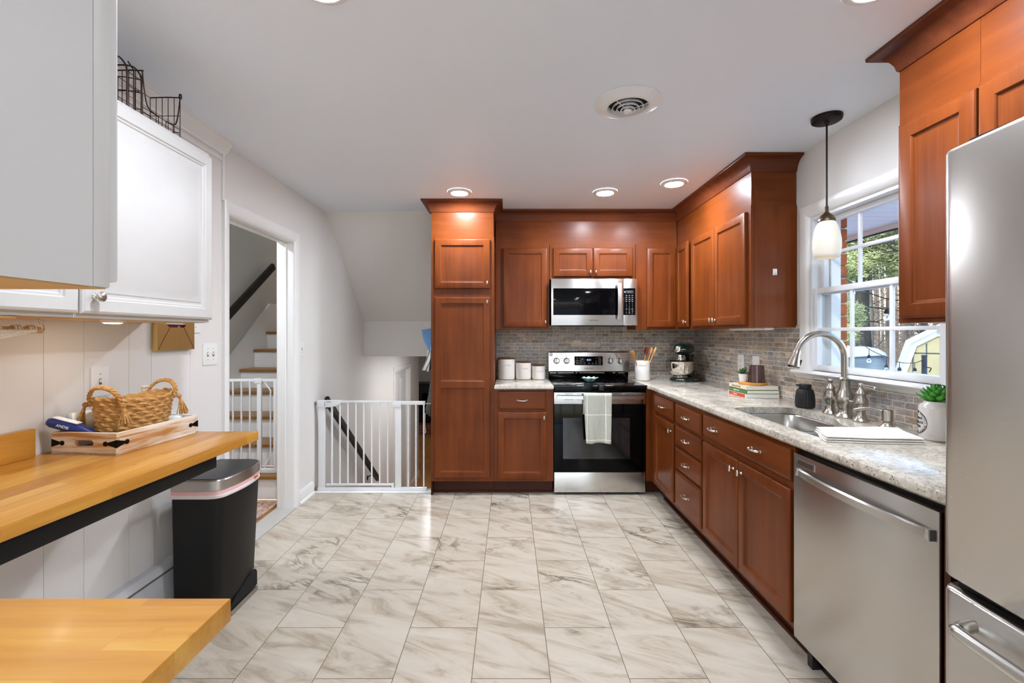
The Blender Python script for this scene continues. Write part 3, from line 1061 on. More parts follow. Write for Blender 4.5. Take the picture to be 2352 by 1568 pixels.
# upper cabinets on the far wall
r = thing('wall_cabinet', 'cherry wall cabinet with one tall door above the white canisters', 'cabinet', (-.124, 4.057, 0), group='cherry wall cabinets')
body(r, .482, .31, UZ0, UZ1)
frieze(r, .4859, .31)
door(r, .066, .464, 1.397, 2.104, .445, 1.442)
r = thing('wall_cabinet', 'short cherry wall cabinet with two small doors above the microwave', 'cabinet', (.362, 4.057, 0), group='cherry wall cabinets')
body(r, .766, .31, 1.826, UZ1)
frieze(r, .7699, .31)
door(r, .030, .380, 1.848, 2.104, .360, 1.888)
door(r, .388, .738, 1.848, 2.104, .408, 1.888)
r = thing('wall_cabinet', 'cherry wall cabinet with one door and wide stile, right of the microwave', 'cabinet', (1.132, 4.057, 0), group='cherry wall cabinets')
body(r, .368, .31, UZ0, UZ1)
frieze(r, .368, .31)
door(r, .096, .354, 1.397, 2.104)
# upper cabinets on the right wall (local x runs towards the camera)
RW = -PI / 2
r = thing('wall_cabinet', 'narrow cherry corner wall cabinet with its door slightly ajar, above the stand mixer', 'cabinet', (1.502, 4.055, 0), RW, group='cherry wall cabinets')
body(r, .325, .285, UZ0, UZ1)
frieze(r, .325, .285, x0=-.012)
door(r, .035, .322, 1.397, 2.104, .300, 1.436, swing=4)
r = thing('wall_cabinet', 'cherry wall cabinet with a pair of tall doors, beside the window', 'cabinet', (1.502, 3.729, 0), RW, group='cherry wall cabinets')
body(r, .913, .286, UZ0, UZ1)
frieze(r, .909, .284, side=1)
door(r, .028, .440, 1.397, 2.104, .418, 1.436)
door(r, .446, .872, 1.397, 2.104, .468, 1.436)
MB().box(.913, .916, .02, .285, UZ0, UZ1 - .006).build('end_panel', 'cherry', r, world=False)
r = thing('wall_cabinet', 'narrow cherry wall cabinet between the window and the refrigerator', 'cabinet', (1.502, 1.747, 0), RW, group='cherry wall cabinets')
body(r, .300, .286, UZ0, UZ1)
frieze(r, .300, .284, side=-1)
door(r, .022, .304, 1.395, 2.119)
r = thing('wall_cabinet', 'cherry wall cabinet above the stainless refrigerator', 'cabinet', (1.502, 1.446, 0), RW, group='cherry wall cabinets')
body(r, 1.346, .286, 1.80, UZ1)
frieze(r, 1.346, .284)
door(r, .012, .66, 1.815, 2.119)
door(r, .668, 1.32, 1.815, 2.119)
# cherry crown, one continuous run plus the one over the refrigerator
CR = [(0, 2.345), (.004, 2.345), (.008, 2.350), (.013, 2.372), (.024, 2.394), (.041, 2.411), (.062, 2.421), (.073, 2.423), (.075, 2.428), (.075, ZC - .001), (0, ZC - .001)]
mb = sweep([(-.648, 4.36), (-.648, 3.758), (-.132, 3.758), (-.132, 4.060), (1.505, 4.060), (1.505, 2.819), (1.787, 2.819)], CR)
tag(mb.build('crown_molding', 'crown_wood'), 'dark cherry crown molding running above the pantry and the corner wall cabinets', 'molding', 'cherry crown moldings')
mb = sweep([(1.787, 1.744), (1.505, 1.744), (1.505, .1)], CR)
tag(mb.build('crown_molding', 'crown_wood'), 'dark cherry crown molding above the refrigerator cabinets, with a mitred end', 'molding', 'cherry crown moldings')
# base cabinets on the right wall
BX = 1.18
r = thing('base_cabinet', 'cherry corner filler panel between the range and the right-wall drawers', 'cabinet', (1.134, 3.755, 0), group='cherry base cabinets')
MB().box(0, .046, 0, .018, .115, .879).build('filler_panel', 'cherry', r, world=False)
MB().box(.0, .12, .075, .093, 0, .115).build('toe_kick', 'cherry_dark', r, world=False)
r = thing('base_cabinet', 'cherry base cabinet with one small drawer over a narrow door, nearest the range', 'cabinet', (BX, 3.753, 0), RW, group='cherry base cabinets')
body(r, .560, .60, .115, .879, top=False)
drawer(r, .115, .532, .715, .852)
door(r, .115, .540, .139, .690, .505, .640)
toe(r, .560, x0=.10)
r = thing('base_cabinet', 'cherry base cabinet with a stack of four drawers', 'cabinet', (BX, 3.192, 0), RW, group='cherry base cabinets')
body(r, .457, .60, .115, .879, top=False)
for z0, z1 in ((.715, .850), (.563, .695), (.403, .544), (.150, .383)):
    drawer(r, .012, .440, z0, z1)
toe(r, .457)
r = thing('base_cabinet', 'cherry sink base cabinet with two doors below a wide false drawer', 'cabinet', (BX, 2.734, 0), RW, group='cherry base cabinets')
body(r, .866, .60, .115, .879, top=False)
drawer(r, .010, .855, .725, .857, (.165, .605), name='false_drawer')
door(r, .010, .428, .139, .690, .392, .640)
door(r, .436, .855, .139, .690, .472, .640)
toe(r, .866)
r = thing('base_end_panel', 'dark cherry end panel between the dishwasher and the refrigerator', 'panel', (BX - .012, 1.10, 0), group='cherry base cabinets')
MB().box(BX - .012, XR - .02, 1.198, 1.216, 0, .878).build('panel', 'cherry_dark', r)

# granite worktops
mb = MB().slab([(-.124, 3.718), (.364, 3.718), (.364, YB - .012), (-.124, YB - .012)], .8795, .915, .010)
tag(mb.build('granite_countertop', 'granite'), 'short speckled granite countertop holding the white canisters, left of the range', 'countertop', 'granite countertops')
sink_hole = rrect(1.262, 1.535, 1.86, 2.60, .06)
hole = spline([(1.262, 2.12, 0), (1.262, 2.50, 0), (1.285, 2.575, 0), (1.36, 2.605, 0), (1.53, 2.605, 0), (1.61, 2.575, 0), (1.635, 2.49, 0), (1.625, 2.30, 0), (1.59, 2.20, 0), (1.545, 2.10, 0), (1.535, 1.98, 0), (1.53, 1.82, 0), (1.50, 1.765, 0), (1.43, 1.745, 0), (1.33, 1.745, 0), (1.28, 1.765, 0), (1.262, 1.83, 0), (1.262, 2.12, 0)], 4)[:-1]
hole = [(p.x, p.y) for p in hole]
mb = MB().slab([(1.134, 3.718), (1.140, 3.718), (1.150, 3.708), (1.150, 1.10), (XR - .012, 1.10), (XR - .012, YB - .012), (1.134, YB - .012)], .8795, .915, .010, [hole])
tag(mb.build('granite_countertop', 'granite'), 'long speckled granite countertop around the sink under the window', 'countertop', 'granite countertops')

# undermount double sink
sk = thing('kitchen_sink', 'stainless steel double bowl sink set under the granite countertop', 'sink', (1.44, 2.18, .70))
def bowl(pts, depth, nm='bowl'):
    rings = []
    cx = sum(p[0] for p in pts) / len(pts)
    cyy = sum(p[1] for p in pts) / len(pts)
    big = offset(pts, .012)
    def ring(o, z):
        return [(p[0], p[1], z) for p in offset(pts, o)]
    rings.append(ring(.022, .8785))
    rings.append(ring(.002, .8785))
    rings.append(ring(-.003, .872))
    rings.append(ring(-.008, .872 - depth * .6))
    rings.append(ring(-.018, .872 - depth * .88))
    rings.append(ring(-.04, .872 - depth * .98))
    rings.append([(cx + (p[0] - cx) * .3, cyy + (p[1] - cyy) * .3, .872 - depth) for p in pts])
    mb = MB().loops(rings, False, True)
    mb.loops([[(q[0], q[1], q[2] - .002) for q in rr] for rr in rings[1:]], False, True)
    b = mb.build(nm, 'sink_steel', sk, angle=60, normals=False)
    d = MB().lathe([(.045, .0), (.043, .003), (.03, .001), (.012, .002)], (cx, cyy, .8725 - depth), 24)
    d.build('drain', 'chrome', b)
ccw = lambda q: q if sum(q[i][0] * q[(i + 1) % len(q)][1] - q[(i + 1) % len(q)][0] * q[i][1] for i in range(len(q))) > 0 else q[::-1]
bowl(ccw(rrect(1.272, 1.628, 2.135, 2.60, .075)), .19)
bowl(ccw(rrect(1.272, 1.53, 1.75, 2.095, .065)), .16)

# ------------------------------------------------------------------ white painted cabinets on the left
LW = PI / 2
r = thing('peninsula_cabinet', 'white painted wall cabinet seen end-on, hanging over the butcher block peninsula', 'cabinet', (-.4436, .19, 0))
m = MB().box(-1.3, -.4436, .19, .482, 1.386, 2.43)
m.build('body', 'cabinet_white', r)
m = MB().box(-1.3, -.4436, .483, .503, 1.386, 2.43, .0015)
m.build('face_frame', 'cabinet_white', r)
m = MB().box(-1.298, -.446, .192, .50, 1.3845, 1.3862)
m.build('underside', 'raw_maple', r)
m = rect_loops(.004, .42, 1.394, 2.36, RAISED, M=T(-.4440, .503, 0) @ RZ(PI))
m.build('door', 'cabinet_white', r, angle=25)
m = rect_loops(.424, .84, 1.394, 2.36, RAISED, M=T(-.4440, .503, 0) @ RZ(PI))
m.build('door', 'cabinet_white', r, angle=25)

def white_cab(label, y0, w, kx):
    r = thing('white_wall_cabinet', label, 'cabinet', (-1.352, y0, 0), LW, group='white wall cabinets')
    mb = MB()
    mb.box(0, w, 0, .29, 1.3862, 2.143)
    mb.build('body', 'cabinet_white', r, world=False)
    MB().box(.002, w - .002, .02, .288, 1.3845, 1.3862).build('underside', 'raw_maple', r, world=False)
    d = rect_loops(.0025, w - .0025, 1.399, 2.124, RAISED).build('door', 'cabinet_white', r, world=False, angle=25)
    knob(d, kx, 1.455, -.0215, 'round')
    return r
white_cab('white wall cabinet with raised panel door, farthest along the panelled wall, under the wire baskets', 1.408, .628, .045)
white_cab('white wall cabinet with raised panel door, behind the hanging white cabinet', .78, .626, .045)
# puck light and hook rail under the cabinets
r = thing('puck_light', 'small lit round puck light under the white wall cabinet', 'lamp', (-1.42, 1.62, 1.384))
MB().lathe([(.034, 0), (.034, -.008), (.028, -.010)], (-1.42, 1.62, 1.3845), 24).build('housing', 'plate_white', r)
MB().lathe([(.027, -.0101), (.020, -.0125), (.001, -.013)], (-1.42, 1.62, 1.3845), 24).build('lens', 'puck_glow', r)
r = thing('puck_light', 'shallow unlit puck light above the wooden dowel', 'lamp', (-1.40, 1.25, 1.384))
MB().lathe([(.05, 0), (.048, -.006), (.03, -.011), (.001, -.012)], (-1.40, 1.22, 1.3845), 24).build('lens', 'raw_maple', r)

# butcher block worktops
mb = MB().slab([(XL + .012, -.2), (-1.146, -.2), (-1.085, 1.957), (XL + .012, 1.957)], .878, .915, .002)
wt = thing('butcher_block_counter', 'butcher block counter along the panelled wall, holding the wooden tray', 'countertop', (-1.37, .9, .878), group='butcher block counters')
mb.build('worktop', 'block_y', wt)
MB().box(XL + .012, XL + .034, -.2, 1.55, .9152, 1.012, .002).build('backsplash', 'block_y', wt)
m = MB().box(-1.185, -1.128, -.2, 1.745, .822, .8778, .002)
o = m.build('support_rail', 'black_wood', wt)
o.data.transform(T(1.15, 0, 0) @ RZ(0) @ T(-1.15, 0, 0))
for y in (.25, 1.05, 1.74):
    MB().box(XL + .012, -1.186, y - .04, y, .822, .8778, .002).build('bracket', 'black_wood', wt)
mb = MB().slab([(-1.10, .06), (-.4446, .06), (-.4436, .7208), (-1.0995, .7208)], .878, .915, .002)
pw = thing('butcher_block_peninsula', 'butcher block peninsula end with squared corner, lowest and nearest in view', 'countertop', (-.75, .4, 0), group='butcher block counters')
mb.build('worktop', 'block_x', pw)
m = MB()
for x, y in ((-.60, .12), (-.60, .60), (-1.02, .12), (-1.02, .60)):
    m = MB().box(x - .03, x + .03, y - .03, y + .03, 0, .8778, .002)
    m.build('leg', 'black_wood', pw)
# ------------------------------------------------------------------ range
RX0, RX1 = .370, 1.130
rg = thing('range', 'stainless electric range with black glass oven door and back control panel', 'stove', ((RX0 + RX1) / 2, 4.0, 0))
m = MB().box(RX0 + .003, RX1 - .003, 3.80, 4.345, .03, .893)
m.box(RX0 + .004, RX1 - .004, 3.772, 3.80, .86, .893)
m.build('body', 'black_satin', rg)
for x in (RX0 + .05, RX1 - .05):
    for y in (3.83, 4.28):
        MB().lathe([(.018, 0), (.018, .03)], (x, y, 0), 14).build('foot', 'black_satin', rg)
m = MB().box(RX0 - .004, RX1 + .004, 3.728, 4.29, .893, .914, .006, 3)
ck = m.build('cooktop', 'cooktop_glass', rg)
flat('burner_ring', '#26262a', .3)
for x, y, rr in ((.57, 3.90, .115), (.93, 3.90, .09), (.57, 4.15, .075), (.93, 4.15, .115)):
    m = MB()
    for q in (rr, rr * .6):
        m.loops([[(x + (q + a) * math.cos(t * PI / 20), y + (q + a) * math.sin(t * PI / 20), .9143) for t in range(40)] for a in (0, .002)], False, False)
    m.build('burner_ring', 'burner_ring', ck)
m = MB().box(RX0 + .004, RX1 - .004, 3.738, 3.775, .858, .8925, .004)
m.build('front_lip', 'black_gloss', rg)
dr = MB().box(RX0, RX1, 3.756, 3.797, .194, .754, .003).build('oven_door', 'black_gloss', rg)
flat('door_window', '#0b0b0c', .08, 0, .02, coat=.8)
MB().box(RX0 + .075, RX1 - .13, 3.7552, 3.7566, .30, .64, .0).build('door_window', 'door_window', dr)
MB().box(RX0, RX1, 3.754, 3.797, .755, .851, .003).build('door_trim', 'stainless_x', dr)
m = MB()
hp = [(x, 3.700 + .022 * abs((x - .75) / .36) ** 2.2) for x in [.39 + .72 * i / 24 for i in range(25)]]
m.loops([[(x, y - .006, .800), (x, y + .006, .797), (x, y + .006, .833), (x, y - .006, .830)] for x, y in hp])
for x in (.402, 1.098):
    m.box(x - .012, x + .012, 3.72, 3.756, .802, .828, .003)
m.build('handle', 'stainless_x', dr)
m = MB()
for i in range(6):
    x = .46 + i * .1
    m.box(x, x + .07, 3.7535, 3.7545, .837, .841)
    m.box(x, x + .07, 3.7535, 3.7545, .789, .792)
m.build('vent_slot', 'dark_void', dr)
MB().box(RX0 + .002, RX1 - .002, 3.757, 3.797, .022, .188, .003).build('storage_drawer', 'stainless_x', rg)
MB().box(RX0 + .006, RX1 - .006, 3.770, 3.80, .187, .196).build('gap', 'dark_void', rg)
# back guard
m = MB()
m.prism([(4.295, .914), (4.335, .914), (4.345, 1.17), (4.30, 1.17), (4.292, .985)], RX0 + .004, RX1 - .004, 'x')
m.build('back_guard', 'black_gloss', rg)
MB().prism([(4.268, .985), (4.283, 1.160), (4.287, 1.166), (4.30, 1.166), (4.298, .978), (4.272, .978)], RX0, RX1, 'x', bev=.002).build('control_panel', 'stainless_x', rg)
cp = [c for c in rg.children if c.name.startswith('control_panel')][0]
tilt = math.atan2(.015, .175)
def onpanel(x, z):
    return T(x, 4.268 + (z - .985) * .0857 - .001, z) @ RX(-tilt)
for x in (.445, .540, .953, 1.047):
    M = onpanel(x, 1.083) @ RX(PI / 2)
    kb = MB().lathe([(.029, 0), (.029, .004), (.026, .006), (.024, .020), (.021, .024)], (0, 0, 0), 32, M)
    kk = kb.build('knob', 'stainless_x', cp)
    MB().box(-.007, .007, -.022, .022, .0235, .032, .003, M=M).build('grip', 'chrome', kk)
    MB().box(-.010, -.0075, -.024, .024, .0235, .028, .001, M=M).build('grip_shadow_gap', 'dark_void', kk)
    mk = MB()
    for a in (-60, 0, 60):
        mk.box(-.0025, .0025, .040, .045, 0, .001, M=M @ RZ(rad(a)))
    mk.build('dial_mark', 'letter_dark', cp)
M = onpanel(.748, 1.083)
dp = MB().box(-.134, .134, -.0015, .002, -.042, .042, .001, M=M).build('display_panel', 'black_gloss', cp)
LM = lambda x, z: onpanel(x, z) @ T(0, -.0022, 0) @ RX(PI / 2)
lettering('8:51', .024, LM(.753, 1.09), 'display_blue', dp, name='clock_digits')
def marks(par, items, M_of, mat='letter_white'):
    # key legends too small to read in the view: short printed strokes
    mb = MB()
    for x, z, w in items:
        M = M_of(x, z)
        mb.box(-w / 2, w * .1, .0006, .0018, 0, .0004, M=M)
        mb.box(w * .2, w / 2, .0006, .0018, 0, .0004, M=M)
        mb.box(-w * .4, w * .3, -.0026, -.0014, 0, .0004, M=M)
    return mb.build('key_legend', mat, par)
marks(dp, [(.64, 1.105, .014), (.672, 1.105, .014), (.64, 1.087, .016), (.672, 1.087, .013), (.64, 1.062, .024), (.672, 1.060, .014), (.71, 1.060, .017), (.751, 1.060, .017), (.785, 1.060, .014), (.818, 1.060, .015), (.818, 1.105, .006), (.818, 1.082, .006)], LM)
mb = MB()
for z in (1.104, 1.082, 1.060):
    for q in ((-.009, .009, -.0078, -.007), (-.009, .009, .007, .0078), (-.009, -.0082, -.007, .007), (.0082, .009, -.007, .007)):
        mb.box(q[0], q[1], q[2], q[3], 0, .0004, M=LM(.852, z))
mb.build('key_outline', 'letter_white', dp)
lettering('SAMSUNG', .0165, onpanel(.748, 1.012) @ T(0, -.0004, 0) @ RX(PI / 2), 'letter_dark', cp, 1.15)
MB().lathe([(.018, 0), (.018, .006), (.014, .008)], (0, 0, 0), 24, onpanel(.392, 1.142) @ RX(PI / 2)).build('stick_on_disc', 'plate_white', cp)
m = MB()
for x0, x1 in ((.385, .445), (.46, .61), (.625, .645), (.66, .9), (.98, 1.0), (1.03, 1.09)):
    m.box(x0, x1, 4.287, 4.292, .966, .972)
m.build('vent_slot', 'nickel', rg)
tag(MB().box(.733, .778, 3.7105, 3.7335, .872, .918, .008, 3).build('child_latch', 'black_satin'), 'small black latch clipped over the front edge of the range cooktop', 'latch')
bpy.data.objects['child_latch'].data.transform(T(0, -.006, 0))
m = MB()
mm = MB().tube(spline([(.752, 3.715, .918), (.757, 3.709, .926), (.772, 3.712, .925), (.780, 3.716, .912)], 4), .003, 6)
mm.build('wire_clip', 'black_satin', bpy.data.objects['child_latch'])

# towel folded over the oven handle
def cloth_strip(name, mat, x0, x1, top, z0, yf, yb, amp, seed, parent=None, skew=0.0):
    rnd = random.Random(seed)
    ph = [rnd.uniform(0, 6) for _ in range(4)]
    nx, nz = 26, 30
    path = []
    for j in range(nz + 1):
        t = j / nz
        path.append((yf, top - t * (top - z0), t))
    rows = []
    back = [(yb, top - .16 + .16 * j / 6, 0) for j in range(6)]
    over = [((yf + yb) / 2 + (yb - yf) / 2 * math.cos(a), top + .012 * math.sin(a), 0) for a in [PI * k / 6 for k in range(7)]]
    for y, z, t in back + over + path[1:]:
        row = []
        for i in range(nx + 1):
            u = i / nx
            sx = 1 - .13 * t
            x = (x0 + x1) / 2 + (u - .5) * (x1 - x0) * sx + skew * t
            w = amp * t ** .7 * (math.sin(u * 9 + ph[0] + t * 1.2) * .6 + math.sin(u * 17 + ph[1] - t * 2) * .3)
            w += amp * .25 * math.sin(u * 40 + t * 25 + ph[2]) * math.sin(t * 33 + ph[3] + u * 12) * min(1, t * 6)
            wz = .004 * math.sin(u * 8 + ph[3]) * t
            row.append((x, y + w - (.004 * t), z + wz))
        rows.append(row)
    mb = MB().loops(rows, False, False, closed=False)
    o = mb.build(name, mat, parent, angle=180)
    sm = o.modifiers.new('thickness', 'SOLIDIFY')
    sm.thickness = .0025
    sm.offset = 1
    return o
o = cloth_strip('dish_towel', 'tea_towel', .604, .834, .838, .448, 3.684, 3.722, .011, 3, skew=.006)
tag(o, 'grey checked dish towel hanging over the oven door handle', 'towel')

# scalloped dish on the cooktop
m = MB()
n = 48
rings = []
for r_, z, w in ((.018, .9145, 0), (.030, .9155, .0), (.042, .924, .06), (.056, .940, .12), (.066, .950, .16), (.063, .951, .16), (.052, .941, .12), (.036, .926, .05), (.012, .920, 0)):
    rings.append([((r_ * (1 + w * math.cos(8 * 2 * PI * i / n))) * math.cos(2 * PI * i / n), (r_ * (1 + w * math.cos(8 * 2 * PI * i / n))) * math.sin(2 * PI * i / n), z + .004 * w / .16 * math.cos(8 * 2 * PI * i / n)) for i in range(n)])
m.loops(rings, M=T(.708, 3.985, 0.0))
sr = thing('spoon_rest', 'small turquoise and white scalloped dish on the black cooktop', 'dish', (.708, 3.985, .9145))
m.build('dish', 'teal_glaze', sr)
m = MB()
m.loops([[(p[0] * .96, p[1] * .96, p[2] + .0025) for p in rr] for rr in rings[5:]], False, True, M=T(.708, 3.985, 0))
m.build('glazed_inside', 'ceramic', sr)

# ------------------------------------------------------------------ microwave
MW0, MW1, MWY = .368, 1.128, 3.985
mw = thing('microwave', 'stainless over-the-range microwave with black glass window and keypad', 'microwave', (.748, 4.15, 1.412))
MB().box(MW0 + .004, MW1 - .004, MWY + .03, 4.355, 1.414, 1.820, .003).build('body', 'black_satin', mw)
MB().box(MW0 + .10, MW1 - .1, MWY + .06, 4.30, 1.404, 1.414).build('vent_grille', 'black_satin', mw)
md = MB().box(MW0, 1.001, MWY, MWY + .03, 1.412, 1.822, .003).build('door', 'stainless_x', mw)
MB().box(MW0 + .018, .985, MWY - .0012, MWY + .002, 1.503, 1.738, .001).build('window', 'black_gloss', md)
m = MB().loops([[(x0, y, z) for x0, y in ((.946, MWY - .034 - .010 * math.sin(PI * t)), (.978, MWY - .034 - .010 * math.sin(PI * t)), (.980, MWY - .022 - .010 * math.sin(PI * t)), (.944, MWY - .022 - .010 * math.sin(PI * t)))] for t, z in [(i / 14, 1.462 + .318 * i / 14) for i in range(15)]])
for z in (1.468, 1.76):
    m.box(.954, .970, MWY - .026, MWY, z, z + .014)
m.build('handle', 'stainless', md)
lettering('SAMSUNG', .0155, T(.745, MWY - .0006, 1.455) @ FACE_CAM, 'letter_dark', md, 1.15)
cpn = MB().box(1.003, MW1, MWY, MWY + .03, 1.412, 1.822, .003).build('control_panel', 'stainless_x', mw)
kp = MB().box(1.004, 1.108, MWY - .0012, MWY + .002, 1.503, 1.738, .001).build('keypad', 'black_gloss', cpn)
emis('display_dim', '#3a4458', .08)
MB().box(1.022, 1.092, MWY - .0018, MWY - .0005, 1.693, 1.720).build('display', 'display_dim', kp)
lettering('8:51', .020, T(1.057, MWY - .0022, 1.7065) @ FACE_CAM, 'display_white', kp, name='clock_digits')
flat('letter_red', '#b8433a', .6)
KM = lambda x, z: T(x, MWY - .0016, z) @ FACE_CAM
marks(kp, [(1.030 + .026 * i, 1.676 - .0172 * j, .015) for j in (0, 1, 2, 3, 7) for i in range(3)] + [(1.056, 1.5384, .012), (1.084, 1.5384, .016), (1.030, 1.5212, .007), (1.056, 1.5212, .014), (1.082, 1.5212, .008)], KM)
marks(kp, [(1.030, 1.5384, .012)], KM, 'letter_red')
for j in range(3):
    for i in range(3):
        lettering(str(1 + i + 3 * j), .0088, KM(1.030 + .026 * i, 1.6072 - .0172 * j), 'letter_white', kp)

# ------------------------------------------------------------------ dishwasher
dw = thing('dishwasher', 'stainless dishwasher with a curved bar handle, under the granite countertop', 'dishwasher', (1.2, 1.54, 0))
MB().box(1.20, 1.76, 1.232, 1.86, .10, .868).build('body', 'black_satin', dw)
dd = MB().box(1.160, 1.199, 1.2215, 1.848, .105, .854, .004).build('door', 'stainless', dw)
MB().box(1.1585, 1.161, 1.72, 1.825, .810, .836, .0).build('vent_plate', 'stainless_side', dd)
m = MB()
for k_ in range(3):
    m.box(1.1575, 1.1586, 1.728, 1.818, .8155 + .006 * k_, .8185 + .006 * k_)
m.build('vent_slot', 'dark_void', dd)
m = MB()
ys = [1.240 + .575 * i / 24 for i in range(25)]
def hx(y):
    t = abs((y - 1.5275) / .2875)
    return 1.126 + .030 * t ** 2.4
m.loops([[(hx(y) - .005, y, .773), (hx(y) - .005, y, .796), (hx(y) + .004, y, .800), (hx(y) + .004, y, .769)] for y in ys])
m.box(1.146, 1.160, 1.238, 1.252, .770, .799, .002)
m.box(1.146, 1.160, 1.804, 1.818, .770, .799, .002)
m.build('handle', 'stainless', dd)
MB().box(1.147, 1.160, 1.2355, 1.2385, .769, .800).build('handle_cap', 'letter_grey', dd)
MB().box(1.24, 1.26, 1.232, 1.86, 0.0, .10).build('kick_plate', 'black_satin', dw)
for y in (1.27, 1.80):
    MB().box(1.205, 1.235, y, y + .03, 0, .10).build('foot', 'black_satin', dw)

# ------------------------------------------------------------------ refrigerator
FY0, FY1, FX = .155, 1.066, 1.017
fr = thing('refrigerator', 'large stainless refrigerator with bottom freezer drawer, at the frame edge', 'refrigerator', (1.4, .61, 0))
MB().box(1.10, 1.765, FY0 + .004, FY1 - .004, .03, 1.745).build('body', 'stainless_side', fr)
def fdoor(z0, z1, nm):
    pr = []
    w = FY1 - FY0
    for i in range(61):
        t = .5 - .5 * math.cos(PI * i / 60)
        y = FY1 - w * t
        u = abs(2 * t - 1)
        x = FX - .022 * (1 - u ** 2.2) + .0
        # tight rounded vertical edges
        e = min(t, 1 - t) * w
        if e < .022:
            x += .016 * (1 - math.sqrt(max(0, 1 - ((.022 - e) / .022) ** 2)))
        pr.append((x, y))
    pts = pr + [(1.095, FY0), (1.095, FY1)]
    mb = MB()
    sc = [(0.006, z0), (0, z0 + .006), (0, z1 - .012), (.004, z1 - .004), (.012, z1)]
    cx = 1.06
    rings = []
    for o, z in sc:
        rings.append([(p[0] + (o if p[0] < 1.09 else 0), p[1], z) for p in pts])
    mb.loops(rings)
    return mb.build(nm, 'stainless', fr, angle=50)
ud = fdoor(.775, 1.764, 'door')
fd = fdoor(.06, .752, 'freezer_drawer')
MB().box(1.045, 1.10, FY0 + .01, FY1 - .012, .7525, .7745).build('gasket', 'dark_void', fr)
MB().box(1.012, 1.030, FY0 + .02, .995, .700, .748, .004).build('grip_recess', 'stainless_side', fd)
m = MB().tube(spline([(1.006, .985, .70), (.968, .972, .70), (.952, .93, .70), (.948, .61, .70), (.952, .29, .70), (.968, .248, .70), (1.006, .235, .70)], 6), .0135, 14)
m.build('handle', 'stainless', fd)
m = MB().tube(spline([(1.004, .25, .90), (.968, .25, .915), (.952, .25, .96), (.95, .25, 1.25), (.952, .25, 1.55), (.968, .25, 1.60), (1.004, .25, 1.615)], 6), .0135, 14)
m.build('handle', 'stainless', ud)
MB().box(1.09, 1.76, FY0 + .02, FY1 - .02, 0, .055).build('kick_plate', 'black_satin', fr)
MB().box(1.06, 1.16, FY1 - .12, FY1 - .02, 1.7655, 1.785, .004).build('hinge_cover', 'black_satin', fr)

# ------------------------------------------------------------------ faucet and the things round the sink
fc = thing('kitchen_faucet', 'brushed nickel bridge faucet with high arc spout and two lever handles', 'faucet', (1.69, 2.275, .915))
cx, cyy = 1.692, 2.285
m = MB().lathe([(.044, .9152), (.045, .922), (.041, .928), (.034, .936), (.030, .955), (.031, .965), (.041, .985), (.044, 1.003), (.041, 1.022), (.030, 1.045), (.0235, 1.07), (.022, 1.10), (.0245, 1.103), (.025, 1.110), (.0225, 1.113), (.0185, 1.118), (.001, 1.118)], (cx, cyy, 0), 36)
m.build('column', 'nickel', fc)
ap = [(cx, 1.10), (cx, 1.215)] + [(cx - .122 + .122 * math.cos(rad(a)), 1.215 + .122 * math.sin(rad(a))) for a in range(8, 168, 8)]
ax, az = ap[-1]
dx, dz = math.cos(rad(168 + 90)), math.sin(rad(168 + 90))
pts = [(x, cyy, z) for x, z in ap]
sp = MB().tube(pts, .0155, 18).build('spout', 'nickel', fc)
e = Vector((ax, cyy, az))
dv = Vector((dx * .95 - .10, 0, dz)).normalized()
pl = [(0, .0158), (.012, .0165), (.014, .0175), (.030, .0185), (.055, .024), (.078, .030), (.085, .0315), (.088, .030), (.088, .023)]
sh = MB().tube([e + dv * t for t, _ in pl], [r_ for _, r_ in pl], 24).build('spray_head', 'nickel', fc)
MB().box(.028, .034, -.006, .006, -.075, -.045, .002, M=T(*(e)) @ RY(math.atan2(dv.x, -dv.z) * -1)).build('spray_button', 'black_satin', sh)
def valve(y, sgn):
    v = MB().lathe([(.034, .9152), (.035, .921), (.031, .927), (.024, .938), (.019, .962), (.020, .972), (.029, .990), (.031, 1.004), (.028, 1.020), (.020, 1.038), (.021, 1.046), (.023, 1.049), (.022, 1.054), (.012, 1.066), (.008, 1.078), (.007, 1.082)], (1.690, y, 0), 32)
    v.ball((1.690, y, 1.089), .0125, 16, 12)
    vo = v.build('valve', 'nickel', fc)
    d = Vector((-.35, -sgn * .94, .05)).normalized() if sgn < 0 else Vector((.0, -.96, -.07)).normalized()
    b = Vector((1.690, y, 1.089))
    MB().tube([b + d * t for t in (.0, .014, .02, .045, .075, .086, .09)], [.006, .005, .0065, .0075, .0085, .009, .006], 14).build('lever', 'chrome', vo)
valve(2.385, -1)
valve(2.178, 1)
MB().tube([(1.69, 2.376, .998), (1.69, 2.32, .998)], .0115, 16).tube([(1.69, 2.248, .998), (1.69, 2.188, .998)], .0115, 16).tube([(1.69, 2.352, .998), (1.69, 2.347, .998)], .0135, 16).tube([(1.69, 2.219, .998), (1.69, 2.214, .998)], .0135, 16).build('bridge', 'nickel', fc)
sdp = thing('soap_dispenser', 'brushed nickel built-in soap dispenser beside the faucet', 'dispenser', (1.685, 2.017, .915))
MB().lathe([(.032, .9152), (.033, .920), (.027, .926), (.018, .934), (.016, .942), (.022, .948), (.022, .952), (.0205, .955), (.0205, .992), (.018, .998), (.001, .999)], (1.685, 2.017, 0), 28).build('pump', 'nickel', sdp)
MB().tube(spline([(1.685, 2.03, .985), (1.672, 2.055, .992), (1.655, 2.085, .993), (1.635, 2.115, .985), (1.622, 2.132, .978)], 5), [.008] * 10 + [.0075] * 6 + [.006] * 5, 12).build('nozzle', 'nickel', sdp)
sb = thing('soap_bottle', 'ribbed matte black soap pump bottle on the counter behind the sink', 'bottle', (1.688, 2.585, .915))
n = 72
